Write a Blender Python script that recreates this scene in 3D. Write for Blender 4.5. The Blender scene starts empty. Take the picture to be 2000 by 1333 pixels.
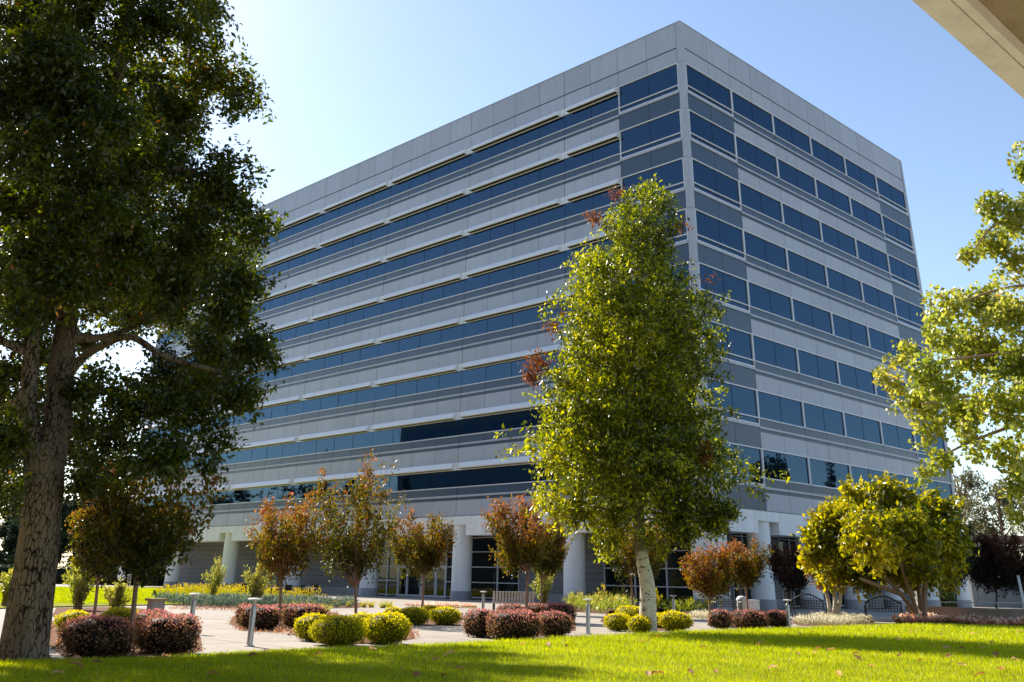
import bpy, math, random
import numpy as np
from mathutils import Vector, Matrix

# ------------------------------------------------------------------ camera, sky, sun, exposure
SC = bpy.context.scene
COL = SC.collection
W0, H0 = 2000.0, 1333.0
FPX, PIT, ROLL, YAW = 1886.546, 0.43046, 0.02011, 0.79896
CX, CY = 1000.864, 266.717
CAM = np.array([38.569, -56.057, 1.51])
_c, _s = math.cos(YAW), math.sin(YAW)
FW = np.array([-_s*math.cos(PIT), _c*math.cos(PIT), math.sin(PIT)])
_rt = np.array([_c, _s, 0.0]); _up = np.cross(_rt, FW)
RT = _rt*math.cos(ROLL)+_up*math.sin(ROLL)
UP = -_rt*math.sin(ROLL)+_up*math.cos(ROLL)
FH = np.array([-_s, _c, 0.0])
cam_d = bpy.data.cameras.new('camera'); cam = bpy.data.objects.new('camera', cam_d); COL.objects.link(cam)
cam_d.sensor_width = 36.0; cam_d.lens = FPX/W0*36.0
cam_d.shift_x = (W0/2-CX)/W0; cam_d.shift_y = (CY-H0/2)/W0
cam_d.clip_start = 0.1; cam_d.clip_end = 6000
M = Matrix(((RT[0], UP[0], -FW[0], CAM[0]), (RT[1], UP[1], -FW[1], CAM[1]), (RT[2], UP[2], -FW[2], CAM[2]), (0, 0, 0, 1)))
cam.matrix_world = M
SC.camera = cam

SUN_AZ, SUN_EL = math.radians(175.5), math.radians(38.0)      # azimuth counter-clockwise from +X
world = bpy.data.worlds.new("World"); SC.world = world; world.use_nodes = True
nt = world.node_tree; bgn = nt.nodes['Background']
sky = nt.nodes.new('ShaderNodeTexSky'); sky.sky_type = 'NISHITA'; sky.sun_disc = False
sky.sun_elevation = SUN_EL; sky.sun_rotation = math.radians(90)-SUN_AZ
sky.air_density = 1.0; sky.dust_density = 0.45; sky.ozone_density = 1.0; sky.altitude = 0
nt.links.new(sky.outputs[0], bgn.inputs[0]); bgn.inputs[1].default_value = 0.118
sun_d = bpy.data.lights.new('sun', 'SUN'); sun_d.energy = 5.0; sun_d.angle = math.radians(0.53); sun_d.color = (1.0, 0.93, 0.8)
sun = bpy.data.objects.new('sun', sun_d); COL.objects.link(sun)
sdir = Vector((math.cos(SUN_AZ)*math.cos(SUN_EL), math.sin(SUN_AZ)*math.cos(SUN_EL), math.sin(SUN_EL)))
sun.rotation_euler = sdir.to_track_quat('Z', 'Y').to_euler()
vs = SC.view_settings; vs.view_transform = 'Standard'; vs.look = 'None'; vs.gamma = 1.0; vs.use_curve_mapping = False
vs.exposure = 0.87
SC.cycles.max_bounces = 8; SC.cycles.transparent_max_bounces = 8

# ------------------------------------------------------------------ measuring helpers (picture -> place)
def ray(x, y): return FW + RT*((x-CX)/FPX) - UP*((y-CY)/FPX)
def gnd(x, y, z=0.0):
    d = ray(x, y); return CAM + d*((z-CAM[2])/d[2])
def gdepth(x, y): return float((gnd(x, y)-CAM)@FH)
def P(x, y, D):
    d = ray(x, y); return CAM + d*(D/(d@FH))
def on_y(x, y, Y):
    d = ray(x, y); return CAM + d*((Y-CAM[1])/d[1])
def on_x(x, y, X):
    d = ray(x, y); return CAM + d*((X-CAM[0])/d[0])
def pxm(D): return D/FPX/1.10     # metres per picture pixel near the ground line at that depth
def lpx(x, y, D): return D/float(ray(x, y)@FH)/FPX      # the same anywhere in the picture

# ------------------------------------------------------------------ object helpers
def tag(o, label=None, cat=None, group=None, kind=None):
    if label: o['label'] = label
    if cat: o['category'] = cat
    if group: o['group'] = group
    if kind: o['kind'] = kind
    return o
def empty(name, loc, label, cat, group=None, rz=0.0):
    o = bpy.data.objects.new(name, None); COL.objects.link(o); o.location = Vector(loc); o.rotation_euler = (0, 0, rz)
    o.empty_display_size = 0.2
    return tag(o, label, cat, group)
def raw_mesh(name, V, F, mats, parent=None, fm=None, smooth=False, tint=None, loc=None):
    """V world coordinates (or local when the parent is at its place: rel)"""
    V = np.asarray(V, dtype=np.float32).reshape(-1, 3)
    me = bpy.data.meshes.new(name)
    if isinstance(F, np.ndarray):
        n, k = F.shape
        me.vertices.add(len(V)); me.vertices.foreach_set('co', V.ravel())
        me.loops.add(n*k); me.loops.foreach_set('vertex_index', F.astype(np.int32).ravel())
        me.polygons.add(n); me.polygons.foreach_set('loop_start', np.arange(0, n*k, k, dtype=np.int32))
        try: me.polygons.foreach_set('loop_total', np.full(n, k, dtype=np.int32))
        except Exception: pass
        me.update(calc_edges=True)
    else:
        me.from_pydata([tuple(map(float, v)) for v in V], [], F); me.update()
    if not isinstance(mats, (list, tuple)): mats = [mats]
    for m in mats: me.materials.append(m)
    if fm is not None: me.polygons.foreach_set('material_index', np.asarray(fm, dtype=np.int32))
    if smooth: me.polygons.foreach_set('use_smooth', np.ones(len(me.polygons), dtype=bool))
    if tint is not None:
        a = me.attributes.new('tint', 'FLOAT', 'POINT'); a.data.foreach_set('value', np.asarray(tint, dtype=np.float32))
    me.validate(verbose=False)
    o = bpy.data.objects.new(name, me); COL.objects.link(o)
    if parent is not None:
        o.parent = parent
        o.matrix_parent_inverse = Matrix.Identity(4)
    return o

class MB:
    """collects shapes, builds ONE mesh object"""
    def __init__(s, origin=(0, 0, 0)):
        s.V = []; s.F = []; s.M = []; s.T = []; s.S = []; s.o = np.array(origin, float)
    def add(s, V, F, m=0, t=0.5, sm=False):
        b = len(s.V)
        for v in V: s.V.append((v[0]-s.o[0], v[1]-s.o[1], v[2]-s.o[2])); s.T.append(t)
        for f in F: s.F.append([b+i for i in f]); s.M.append(m); s.S.append(sm)
        return s
    def box(s, a, b, m=0, t=0.5):
        x0, y0, z0 = [min(a[i], b[i]) for i in range(3)]; x1, y1, z1 = [max(a[i], b[i]) for i in range(3)]
        V = [(x0, y0, z0), (x1, y0, z0), (x1, y1, z0), (x0, y1, z0), (x0, y0, z1), (x1, y0, z1), (x1, y1, z1), (x0, y1, z1)]
        F = [(0, 3, 2, 1), (4, 5, 6, 7), (0, 1, 5, 4), (1, 2, 6, 5), (2, 3, 7, 6), (3, 0, 4, 7)]
        return s.add(V, F, m, t)
    def bar(s, p, q, w, h, m=0, t=0.5):
        """box section bar from p to q; w across, h upward"""
        p = np.array(p, float); q = np.array(q, float); d = q-p; L = np.linalg.norm(d); d = d/L
        u = np.cross(d, [0, 0, 1.0])
        if np.linalg.norm(u) < 1e-3: u = np.array([1.0, 0, 0])
        u /= np.linalg.norm(u); v = np.cross(u, d)
        V = []
        for c in (p, q):
            for a, b in ((-1, -1), (1, -1), (1, 1), (-1, 1)): V.append(c+u*a*w/2+v*b*h/2)
        F = [(0, 3, 2, 1), (4, 5, 6, 7), (0, 1, 5, 4), (1, 2, 6, 5), (2, 3, 7, 6), (3, 0, 4, 7)]
        return s.add(V, F, m, t)
    def tube(s, pts, rad, n=10, m=0, t=0.5, cap=True, wob=0.0, rng=None):
        pts = [np.array(p, float) for p in pts]; k = len(pts); b0 = []
        V = []; F = []
        for i, p in enumerate(pts):
            d = pts[min(i+1, k-1)]-pts[max(i-1, 0)]; d = d/(np.linalg.norm(d)+1e-9)
            u = np.cross(d, [0.31, 0.95, 0.02]); u /= np.linalg.norm(u); v = np.cross(d, u)
            for j in range(n):
                a = 2*math.pi*j/n; r = rad[i]
                if wob and rng is not None: r *= 1+wob*rng.uniform(-1, 1)
                V.append(p+u*math.cos(a)*r+v*math.sin(a)*r)
        for i in range(k-1):
            for j in range(n):
                j2 = (j+1) % n; F.append((i*n+j, i*n+j2, (i+1)*n+j2, (i+1)*n+j))
        if cap:
            F.append(tuple(range(n-1, -1, -1))); F.append(tuple((k-1)*n+j for j in range(n)))
        return s.add(V, F, m, t, sm=True)
    def lathe(s, c, prof, n=24, m=0, t=0.5):
        V = []; F = []; k = len(prof)
        for (r, z) in prof:
            for j in range(n):
                a = 2*math.pi*j/n; V.append((c[0]+r*math.cos(a), c[1]+r*math.sin(a), c[2]+z))
        for i in range(k-1):
            for j in range(n):
                j2 = (j+1) % n; F.append((i*n+j, i*n+j2, (i+1)*n+j2, (i+1)*n+j))
        F.append(tuple(range(n-1, -1, -1))); F.append(tuple((k-1)*n+j for j in range(n)))
        return s.add(V, F, m, t, sm=True)
    def build(s, name, mats, parent=None):
        o = raw_mesh(name, s.V, s.F, mats, parent, fm=s.M, tint=s.T)
        o.data.polygons.foreach_set('use_smooth', np.array(s.S, dtype=bool))
        for p in []: pass
        if any(s.S):
            try: o.data.set_sharp_from_angle(angle=math.radians(40))
            except Exception: pass
        return o

# ------------------------------------------------------------------ materials
def mat(name):
    m = bpy.data.materials.new(name); m.use_nodes = True
    return m, m.node_tree, m.node_tree.nodes['Principled BSDF']
def ramp(nt, stops, fac):
    r = nt.nodes.new('ShaderNodeValToRGB'); el = r.color_ramp.elements
    while len(el) < len(stops): el.new(0.5)
    for e, (p, c) in zip(el, stops): e.position = p; e.color = (*c, 1)
    nt.links.new(fac, r.inputs[0]); return r.outputs[0]
def noise(nt, scale, detail=4, vec=None, rough=0.55, dist=0.0):
    n = nt.nodes.new('ShaderNodeTexNoise'); n.inputs['Scale'].default_value = scale; n.inputs['Detail'].default_value = detail
    n.inputs['Roughness'].default_value = rough; n.inputs['Distortion'].default_value = dist
    if vec is not None: nt.links.new(vec, n.inputs['Vector'])
    return n.outputs['Fac']
def coord(nt, scale=(1, 1, 1), which='Object'):
    tc = nt.nodes.new('ShaderNodeTexCoord'); mp = nt.nodes.new('ShaderNodeMapping'); mp.inputs['Scale'].default_value = scale
    nt.links.new(tc.outputs[which], mp.inputs[0]); return mp.outputs[0]
def bump(nt, bsdf, h, strength=0.3, dist=0.02):
    b = nt.nodes.new('ShaderNodeBump'); b.inputs['Strength'].default_value = strength; b.inputs['Distance'].default_value = dist
    nt.links.new(h, b.inputs['Height']); nt.links.new(b.outputs[0], bsdf.inputs['Normal'])
def math_n(nt, op, a, b):
    n = nt.nodes.new('ShaderNodeMath'); n.operation = op
    for i, v in enumerate((a, b)):
        if isinstance(v, (int, float)): n.inputs[i].default_value = v
        else: nt.links.new(v, n.inputs[i])
    return n.outputs[0]
def mixc(nt, fac, a, b, mode='MIX'):
    n = nt.nodes.new('ShaderNodeMix'); n.data_type = 'RGBA'; n.blend_type = mode
    if isinstance(fac, (int, float)): n.inputs[0].default_value = fac
    else: nt.links.new(fac, n.inputs[0])
    for i, v in ((6, a), (7, b)):
        if isinstance(v, tuple): n.inputs[i].default_value = (*v, 1)
        else: nt.links.new(v, n.inputs[i])
    return n.outputs[2]
def plain(name, c, rough=0.6, metal=0.0, var=0.12, nscale=3.0, spec=0.5, bstr=0.0, vscale=(1, 1, 1)):
    m, nt, b = mat(name)
    f = noise(nt, nscale, 5, coord(nt, vscale))
    lo = tuple(v*(1-var) for v in c); hi = tuple(min(1, v*(1+var)) for v in c)
    nt.links.new(ramp(nt, [(0.3, lo), (0.7, hi)], f), b.inputs['Base Color'])
    b.inputs['Roughness'].default_value = rough; b.inputs['Metallic'].default_value = metal
    b.inputs['Specular IOR Level'].default_value = spec
    if bstr: bump(nt, b, noise(nt, nscale*12, 6, coord(nt)), bstr, 0.01)
    return m
def tint_attr(nt):
    a = nt.nodes.new('ShaderNodeAttribute'); a.attribute_name = 'tint'; return a.outputs['Fac']
def panel_mat(name, c, rough=0.38, var=0.07, metal=0.0):
    m, nt, b = mat(name); t = tint_attr(nt)
    col = ramp(nt, [(0.0, tuple(v*(1-var) for v in c)), (1.0, tuple(v*(1+var) for v in c))], t)
    st = noise(nt, 0.9, 5, coord(nt, (1.6, 1.6, 0.25)))
    col = mixc(nt, 0.5, col, ramp(nt, [(0.3, (0.76, 0.77, 0.78)), (0.7, (1, 1, 1))], st), 'MULTIPLY')
    nt.links.new(col, b.inputs['Base Color']); b.inputs['Roughness'].default_value = rough; b.inputs['Metallic'].default_value = metal
    b.inputs['Specular IOR Level'].default_value = 0.5
    bump(nt, b, noise(nt, 0.7, 2, coord(nt)), 0.05, 0.05)
    return m
def leaf_mat(name, stops, trans=0.45, rough=0.45, gloss=0.5):
    m, nt, b = mat(name); t = tint_attr(nt)
    col = ramp(nt, stops, t)
    nt.links.new(col, b.inputs['Base Color']); b.inputs['Roughness'].default_value = rough
    b.inputs['Specular IOR Level'].default_value = gloss
    tr = nt.nodes.new('ShaderNodeBsdfTranslucent'); hs = nt.nodes.new('ShaderNodeHueSaturation')
    hs.inputs['Saturation'].default_value = 1.15; hs.inputs['Value'].default_value = 2.3
    nt.links.new(col, hs.inputs['Color']); nt.links.new(hs.outputs[0], tr.inputs['Color'])
    mx = nt.nodes.new('ShaderNodeMixShader'); mx.inputs[0].default_value = trans
    nt.links.new(b.outputs[0], mx.inputs[1]); nt.links.new(tr.outputs[0], mx.inputs[2])
    nt.links.new(mx.outputs[0], nt.nodes['Material Output'].inputs['Surface'])
    return m
def glass_mat(name, base, tintc, ior=1.6, wave=0.012):
    """reflective dark curtain-wall glass: dark body, tinted mirror coating that strengthens at grazing angles"""
    m, nt, b = mat(name)
    b.inputs['Base Color'].default_value = (*base, 1); b.inputs['Roughness'].default_value = 0.5; b.inputs['Specular IOR Level'].default_value = 0.0
    g = nt.nodes.new('ShaderNodeBsdfGlossy'); g.inputs['Roughness'].default_value = 0.015; g.inputs['Color'].default_value = (*tintc, 1)
    fr = nt.nodes.new('ShaderNodeFresnel'); fr.inputs['IOR'].default_value = ior
    mx = nt.nodes.new('ShaderNodeMixShader'); nt.links.new(fr.outputs[0], mx.inputs[0])
    nt.links.new(b.outputs[0], mx.inputs[1]); nt.links.new(g.outputs[0], mx.inputs[2])
    nt.links.new(mx.outputs[0], nt.nodes['Material Output'].inputs['Surface'])
    bp = nt.nodes.new('ShaderNodeBump'); bp.inputs['Strength'].default_value = 0.5; bp.inputs['Distance'].default_value = wave
    nt.links.new(noise(nt, 0.45, 2, coord(nt, (1, 1, 0.6))), bp.inputs['Height']); nt.links.new(bp.outputs[0], g.inputs['Normal'])
    return m
def bark_mat(name, plate, crack, sx=6.0, sz=2.2, amount=1.0, rough=0.9):
    m, nt, b = mat(name)
    v = coord(nt, (sx, sx, sz))
    wn = nt.nodes.new('ShaderNodeTexNoise'); wn.inputs['Scale'].default_value = 1.6; wn.inputs['Detail'].default_value = 4
    nt.links.new(v, wn.inputs['Vector'])
    add = nt.nodes.new('ShaderNodeMixRGB'); add.blend_type = 'ADD'; add.inputs[0].default_value = 0.9
    nt.links.new(v, add.inputs[1]); nt.links.new(wn.outputs['Color'], add.inputs[2])
    vo = nt.nodes.new('ShaderNodeTexVoronoi'); vo.feature = 'DISTANCE_TO_EDGE'; vo.inputs['Scale'].default_value = 1.0
    nt.links.new(add.outputs[0], vo.inputs['Vector'])
    big = noise(nt, 1.3, 5, coord(nt, (1.2, 1.2, 0.5)))
    vary = noise(nt, 1.0, 3, coord(nt, (2.5, 2.5, 1.0)), 0.6)
    edge = ramp(nt, [(0.0, (0, 0, 0)), (0.035*amount, (0.15, 0.15, 0.15)), (0.10*amount, (1, 1, 1))], math_n(nt, 'ADD', vo.outputs['Distance'], math_n(nt, 'MULTIPLY', math_n(nt, 'SUBTRACT', vary, 0.47), 0.35)))
    fine = noise(nt, 9, 6, coord(nt, (2, 2, 6)))
    pl = ramp(nt, [(0.3, tuple(c*0.72 for c in plate)), (0.7, tuple(c*1.15 for c in plate))], fine)
    pl = mixc(nt, ramp(nt, [(0.5, (0, 0, 0)), (0.72, (1, 1, 1))], big), pl, tuple(c*0.45 for c in plate))
    nt.links.new(mixc(nt, edge, crack, pl), b.inputs['Base Color']); b.inputs['Roughness'].default_value = rough
    b.inputs['Specular IOR Level'].default_value = 0.2
    bump(nt, b, math_n(nt, 'ADD', edge, math_n(nt, 'MULTIPLY', fine, 0.4)), 0.9, 0.03)
    return m

MT = {}
MT['panel'] = panel_mat('grey metal panel', (0.42, 0.44, 0.495))
MT['band'] = panel_mat('blue grey spandrel', (0.050, 0.080, 0.125), rough=0.28)
MT['shade'] = plain('white painted aluminium', (0.80, 0.80, 0.81), 0.3, 0.0, 0.04, 1.5)
MT['shade_under'] = plain('ground bounce cream', (0.50, 0.48, 0.40), 0.5, 0, 0.05)  # sunshade lip, warm light reflected from the ground put into the colour
MT['frame'] = plain('light frame metal', (0.66, 0.66, 0.70), 0.35, 0, 0.04)
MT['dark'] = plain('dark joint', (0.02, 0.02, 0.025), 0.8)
MT['glass'] = glass_mat('blue mirror glass', (0.002, 0.006, 0.014), (0.30, 0.50, 0.74), ior=2.1)
MT['glassg'] = glass_mat('ground floor glass', (0.006, 0.010, 0.010), (0.8, 0.9, 0.92), ior=1.45)
MT['stone'] = panel_mat('pale stone', (0.90, 0.89, 0.87), rough=0.7, var=0.04)
MT['stone_base'] = panel_mat('grey stone base', (0.36, 0.35, 0.36), rough=0.6)
MT['soffit'] = plain('soffit', (0.16, 0.16, 0.16), 0.8)
MT['black'] = plain('black iron', (0.012, 0.012, 0.014), 0.45)
MT['steel'] = plain('brushed steel', (0.42, 0.42, 0.43), 0.35, 0.6, 0.1, 20)
MT['rail'] = plain('pale painted rail', (0.6, 0.58, 0.55), 0.4)
MT['lamp'] = plain('bollard head', (0.55, 0.54, 0.5), 0.4)

# stone coursed wall (grey, horizontal joints) -- geometry joints are used, this is its face
MT['coursed'] = panel_mat('grey coursed wall', (0.22, 0.22, 0.225), rough=0.7, var=0.06)

def concrete(name, c, s=1.0, rough=0.85, joint=None):
    m, nt, b = mat(name)
    v = coord(nt)
    a = noise(nt, 0.25*s, 6, v, 0.6); f = noise(nt, 14*s, 5, v, 0.7); g = noise(nt, 1.6*s, 5, v, 0.6, 0.6)
    col = ramp(nt, [(0.3, tuple(x*0.86 for x in c)), (0.7, tuple(x*1.10 for x in c))], a)
    col = mixc(nt, 0.5, col, ramp(nt, [(0.35, (0.72, 0.71, 0.69)), (0.6, (1, 1, 1))], g), 'MULTIPLY')
    col = mixc(nt, 0.45, col, ramp(nt, [(0.35, (0.75, 0.74, 0.72)), (0.65, (1, 1, 1))], f), 'MULTIPLY')
    if joint:
        br = nt.nodes.new('ShaderNodeTexBrick'); nt.links.new(v, br.inputs['Vector'])
        br.offset = 0.0; br.inputs['Scale'].default_value = 1.0/joint; br.inputs['Mortar Size'].default_value = 0.012
        br.inputs['Brick Width'].default_value = 1.0; br.inputs['Row Height'].default_value = 1.0
        br.inputs['Color1'].default_value = (1, 1, 1, 1); br.inputs['Color2'].default_value = (0.93, 0.93, 0.93, 1); br.inputs['Mortar'].default_value = (0.45, 0.42, 0.4, 1)
        col = mixc(nt, 1.0, col, br.outputs['Color'], 'MULTIPLY')
    nt.links.new(col, b.inputs['Base Color']); b.inputs['Roughness'].default_value = rough; b.inputs['Specular IOR Level'].default_value = 0.25
    bump(nt, b, f, 0.25, 0.01)
    return m
MT['paving'] = concrete('beige paving', (0.44, 0.385, 0.335), 1.0, joint=3.0)
MT['terrace'] = concrete('light bounce paving', (0.62, 0.57, 0.50), 1.0)  # pale colour of the added sheet that throws light up under the canopy
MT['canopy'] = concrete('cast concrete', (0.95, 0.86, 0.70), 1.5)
MT['canopy_dark'] = concrete('dark stone and shaded soffit', (0.42, 0.32, 0.17), 3.0)  # shade of the canopy recess put into the colour; also a dark pedestal cap
MT['wallc'] = concrete('tan concrete', (0.42, 0.36, 0.30), 1.0)
MT['mulch'] = plain('bark mulch and dry leaves', (0.17, 0.085, 0.05), 0.95, 0, 0.5, 9, 0.1, 0.6)
MT['earth'] = plain('dry ground', (0.16, 0.15, 0.09), 0.95, 0, 0.3, 0.05)

def grass_ground(name, a, b2, c):
    m, nt, b = mat(name); v = coord(nt)
    f = noise(nt, 0.5, 5, v, 0.6); g = noise(nt, 30, 4, coord(nt, (1, 1, 1)), 0.7)
    col = ramp(nt, [(0.3, a), (0.55, b2), (0.75, c)], f)
    col = mixc(nt, 0.6, col, ramp(nt, [(0.3, (0.5, 0.55, 0.4)), (0.65, (1, 1, 1))], g), 'MULTIPLY')
    nt.links.new(col, b.inputs['Base Color']); b.inputs['Roughness'].default_value = 0.9; b.inputs['Specular IOR Level'].default_value = 0.1
    bump(nt, b, g, 0.8, 0.05); return m
MT['lawn'] = grass_ground('lawn soil and thatch', (0.24, 0.27, 0.004), (0.34, 0.34, 0.005), (0.44, 0.40, 0.012))
MT['blade'] = leaf_mat('grass blade', [(0.0, (0.13, 0.18, 0.002)), (0.5, (0.37, 0.40, 0.003)), (0.9, (0.58, 0.54, 0.012)), (1.0, (0.60, 0.44, 0.10))], 0.38, 0.5, 0.3)

# ------------------------------------------------------------------ ground, paving, lawns
def sheet(name, pts, z, m, sub=None, kind='structure', rel=None):
    V = [(p[0], p[1], z) for p in pts]
    o = raw_mesh(name, V, [list(range(len(V)))], m); tag(o, kind=kind); return o
def ccw(pts):
    a = sum(pts[i][0]*pts[(i+1) % len(pts)][1]-pts[(i+1) % len(pts)][0]*pts[i][1] for i in range(len(pts)))
    return pts if a > 0 else pts[::-1]
def inpoly(x, y, poly):
    poly = np.array([(p[0], p[1]) for p in poly]); n = len(poly); inside = np.zeros(len(x), bool); j = n-1
    for i in range(n):
        xi, yi = poly[i]; xj, yj = poly[j]
        c = ((yi > y) != (yj > y)) & (x < (xj-xi)*(y-yi)/(yj-yi+1e-12)+xi)
        inside ^= c; j = i
    return inside
sheet('ground', [(-1500, -1500), (1500, -1500), (1500, 1500), (-1500, 1500)], -0.012, MT['earth'])
sheet('plaza', [(-150, -130), (120, -130), (120, 70), (-150, 70)], 0.0, MT['paving'])

sheet('terrace', [(32.7, -61.9), (60, -61.9), (60, -43.1), (32.7, -43.1)], 0.006, MT['terrace'])  # out of view, added to bounce sunlight onto the canopy underside
edge_px = [(-500, 1330), (-150, 1304), (0, 1297), (180, 1293), (320, 1289), (430, 1281), (560, 1274), (700, 1269), (850, 1263), (1000, 1254), (1150, 1246), (1300, 1239),
           (1420, 1234), (1560, 1230), (1680, 1226), (1780, 1223), (1880, 1227), (2000, 1230), (2200, 1237)]
edge_w = [gnd(*p) for p in edge_px]
lawn_poly = ccw([(p[0], p[1]) for p in edge_w]+[(60, 5), (60, -43), (32.6, -43), (32.6, -56), (24, -75), (-2, -75)])
def lawn_height(x, y):
    """gentle mound: 0.02 at the edge, up to 0.14"""
    return 0.03+0.05*np.sin(x*0.21+1)*np.sin(y*0.17)+0.05
def poly_edge_dist(x, y, poly):
    d = np.full(len(x), 1e9)
    for i in range(len(poly)):
        ax, ay = poly[i][:2]; bx, by = poly[(i+1) % len(poly)][:2]
        L = (bx-ax)**2+(by-ay)**2
        t = np.clip(((x-ax)*(bx-ax)+(y-ay)*(by-ay))/L, 0, 1)
        d = np.minimum(d, np.hypot(x-ax-t*(bx-ax), y-ay-t*(by-ay)))
    return d
def lawn_z(x, y):
    d = poly_edge_dist(x, y, lawn_poly)
    return 0.035+np.clip(d/3.0, 0, 1)*lawn_height(x, y)
# lawn surface: triangulated polygon refined on a grid
def build_lawn(name, poly, zf, m, step=0.7):
    import bmesh
    bm = bmesh.new()
    vs_ = [bm.verts.new((p[0], p[1], 0)) for p in poly]; bm.faces.new(vs_)
    bmesh.ops.triangulate(bm, faces=bm.faces[:])
    xs = [p[0] for p in poly]; ys = [p[1] for p in poly]
    for k, (lo, hi) in ((0, (min(xs), max(xs))), (1, (min(ys), max(ys)))):
        c = lo+step
        while c < hi:
            co = [0, 0, 0]; no = [0, 0, 0]; co[k] = c; no[k] = 1
            bmesh.ops.bisect_plane(bm, geom=bm.verts[:]+bm.edges[:]+bm.faces[:], plane_co=co, plane_no=no); c += step
    X = np.array([v.co.x for v in bm.verts]); Y = np.array([v.co.y for v in bm.verts]); Z = zf(X, Y)
    for v, z in zip(bm.verts, Z): v.co.z = z
    # skirt
    be = [e for e in bm.edges if e.is_boundary]
    r = bmesh.ops.extrude_edge_only(bm, edges=be)
    for g in r['geom']:
        if isinstance(g, bmesh.types.BMVert): g.co.z = 0.002
    bmesh.ops.recalc_face_normals(bm, faces=bm.faces[:])
    me = bpy.data.meshes.new(name); bm.to_mesh(me); bm.free(); me.materials.append(m)
    o = bpy.data.objects.new(name, me); COL.objects.link(o); tag(o, kind='structure'); return o
build_lawn('lawn', lawn_poly, lawn_z, MT['lawn'], 1.0)

far_px = [(-300, 1199), (0, 1190), (150, 1186), (330, 1182.5), (440, 1181), (500, 1175), (520, 1166), (480, 1158), (400, 1152.5), (300, 1149), (150, 1148.5), (0, 1147.5), (-300, 1150)]
far_poly = ccw([tuple(gnd(*p)[:2]) for p in far_px])
build_lawn('lawn', far_poly, lambda x, y: 0.05+0*x, MT['lawn'], 4.0)

def bed(px, z=0.012, name='planting_bed', m=None):
    pts = ccw([tuple(gnd(*p)[:2]) for p in px]); sheet(name, pts, z, m or MT['mulch']); return pts

# ---- grass blades (stuff)
def scatter_tris(x, y, z, h, w, lean, rng, tint):
    n = len(x); a = rng.uniform(0, 2*math.pi, n); b = rng.uniform(0, 2*math.pi, n)
    dx, dy = np.cos(a)*w/2, np.sin(a)*w/2
    V = np.empty((n, 3, 3), np.float32)
    V[:, 0] = np.stack([x-dx, y-dy, z-0.01], 1); V[:, 1] = np.stack([x+dx, y+dy, z-0.01], 1)
    V[:, 2] = np.stack([x+np.cos(b)*lean*h, y+np.sin(b)*lean*h, z+h], 1)
    F = np.arange(n*3).reshape(n, 3); return V.reshape(-1, 3), F, np.repeat(tint, 3)
def grass(name, poly, bbox, N, zf, rng, hmean, near=None, fall=18.0, w0=0.012):
    x = rng.uniform(bbox[0], bbox[1], N); y = rng.uniform(bbox[2], bbox[3], N)
    k = inpoly(x, y, poly); x, y = x[k], y[k]
    d = np.hypot(x-CAM[0], y-CAM[1])
    k = rng.uniform(0, 1, len(x)) < np.clip((fall/d)**1.6, 0, 1); x, y, d = x[k], y[k], d[k]
    z = zf(x, y); n = len(x)
    patch = 0.5+0.5*np.sin(x*0.9+np.sin(y*1.3)*2)*np.sin(y*1.1+np.sin(x*0.7)*2)
    t = np.clip(0.25+0.45*patch*rng.uniform(0.3, 1, n)+rng.normal(0, 0.12, n), 0, 1)
    h = hmean*rng.uniform(0.6, 1.5, n)*np.clip(d/20, 1, 1.8); w = w0*np.clip(d/18, 1, 4)
    V, F, T = scatter_tris(x, y, z, h, w, rng.uniform(0.1, 0.9, n), rng, t)
    o = raw_mesh(name, V, F, MT['blade'], tint=T); return o
RNG = np.random.default_rng(7)
g = grass('grass', lawn_poly, (8, 50, -62, 2), 1500000, lawn_z, RNG, 0.05)
tag(g, 'short bright green turf blades of the near lawn under the trees', 'grass', kind='stuff')
g = grass('grass', far_poly, (-130, -15, -45, -5), 400000, lambda x, y: 0.05+0*x, RNG, 0.04, fall=60, w0=0.02)
tag(g, 'sunlit yellow green turf of the far lawn by the hedge', 'grass', kind='stuff')
# ------------------------------------------------------------------ the office building
FZ = 4.1; WL = 0.74135*FZ; WR = 0.77878*FZ; OFF = 0.10334*FZ
LENL = OFF*2+28*WL; LENR = OFF*2+12*WR
PL = lambda s: OFF+s*WL
PR = lambda s: OFF+s*WR
ZR = lambda k, f: (9.03-k+f)*FZ
Z_ST = 1.51*FZ; Z_NICHE = 1.339*FZ; Z_FB = 1.143*FZ; Z_ROOF = 10.419*FZ
bld = empty('office_building', (0, 0, 0), 'eight storey grey office block with ribbon windows and white columns', 'building')
def fb(mb, face, a0, a1, d0, d1, z0, z1, m=0, t=0.5):
    if face == 'L': mb.box((-a0, -d0, z0), (-a1, -d1, z1), m, t)
    else: mb.box((d0, a0, z0), (d1, a1, z1), m, t)
prng = random.Random(5)
# core behind the cladding
mb = MB(); mb.box((-LENL+0.3, 0.3, Z_ST+0.02), (-0.3, LENR-0.3, Z_ROOF-0.6)); mb.build('core_wall', MT['dark'], bld)
mb = MB()
for j in range(27):      # plain west wall
    mb.box((-LENL, 0.05+j*LENR/27+0.02, Z_ST), (-LENL+0.3, (j+1)*LENR/27-0.02, Z_ROOF), 0, prng.random())
for j in range(28):      # plain north wall
    mb.box((-LENL+0.3+j*(LENL-0.3)/28+0.02, LENR-0.3, Z_ST), (-LENL+0.3+(j+1)*(LENL-0.3)/28-0.02, LENR, Z_ROOF), 0, prng.random())
mb.build('rear_wall', MT['panel'], bld)
mb = MB(); mb.box((-LENL+0.31, 0.31, Z_ROOF-0.58), (-0.31, LENR-0.31, Z_ROOF-0.45)); mb.build('roof', MT['soffit'], bld)
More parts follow.
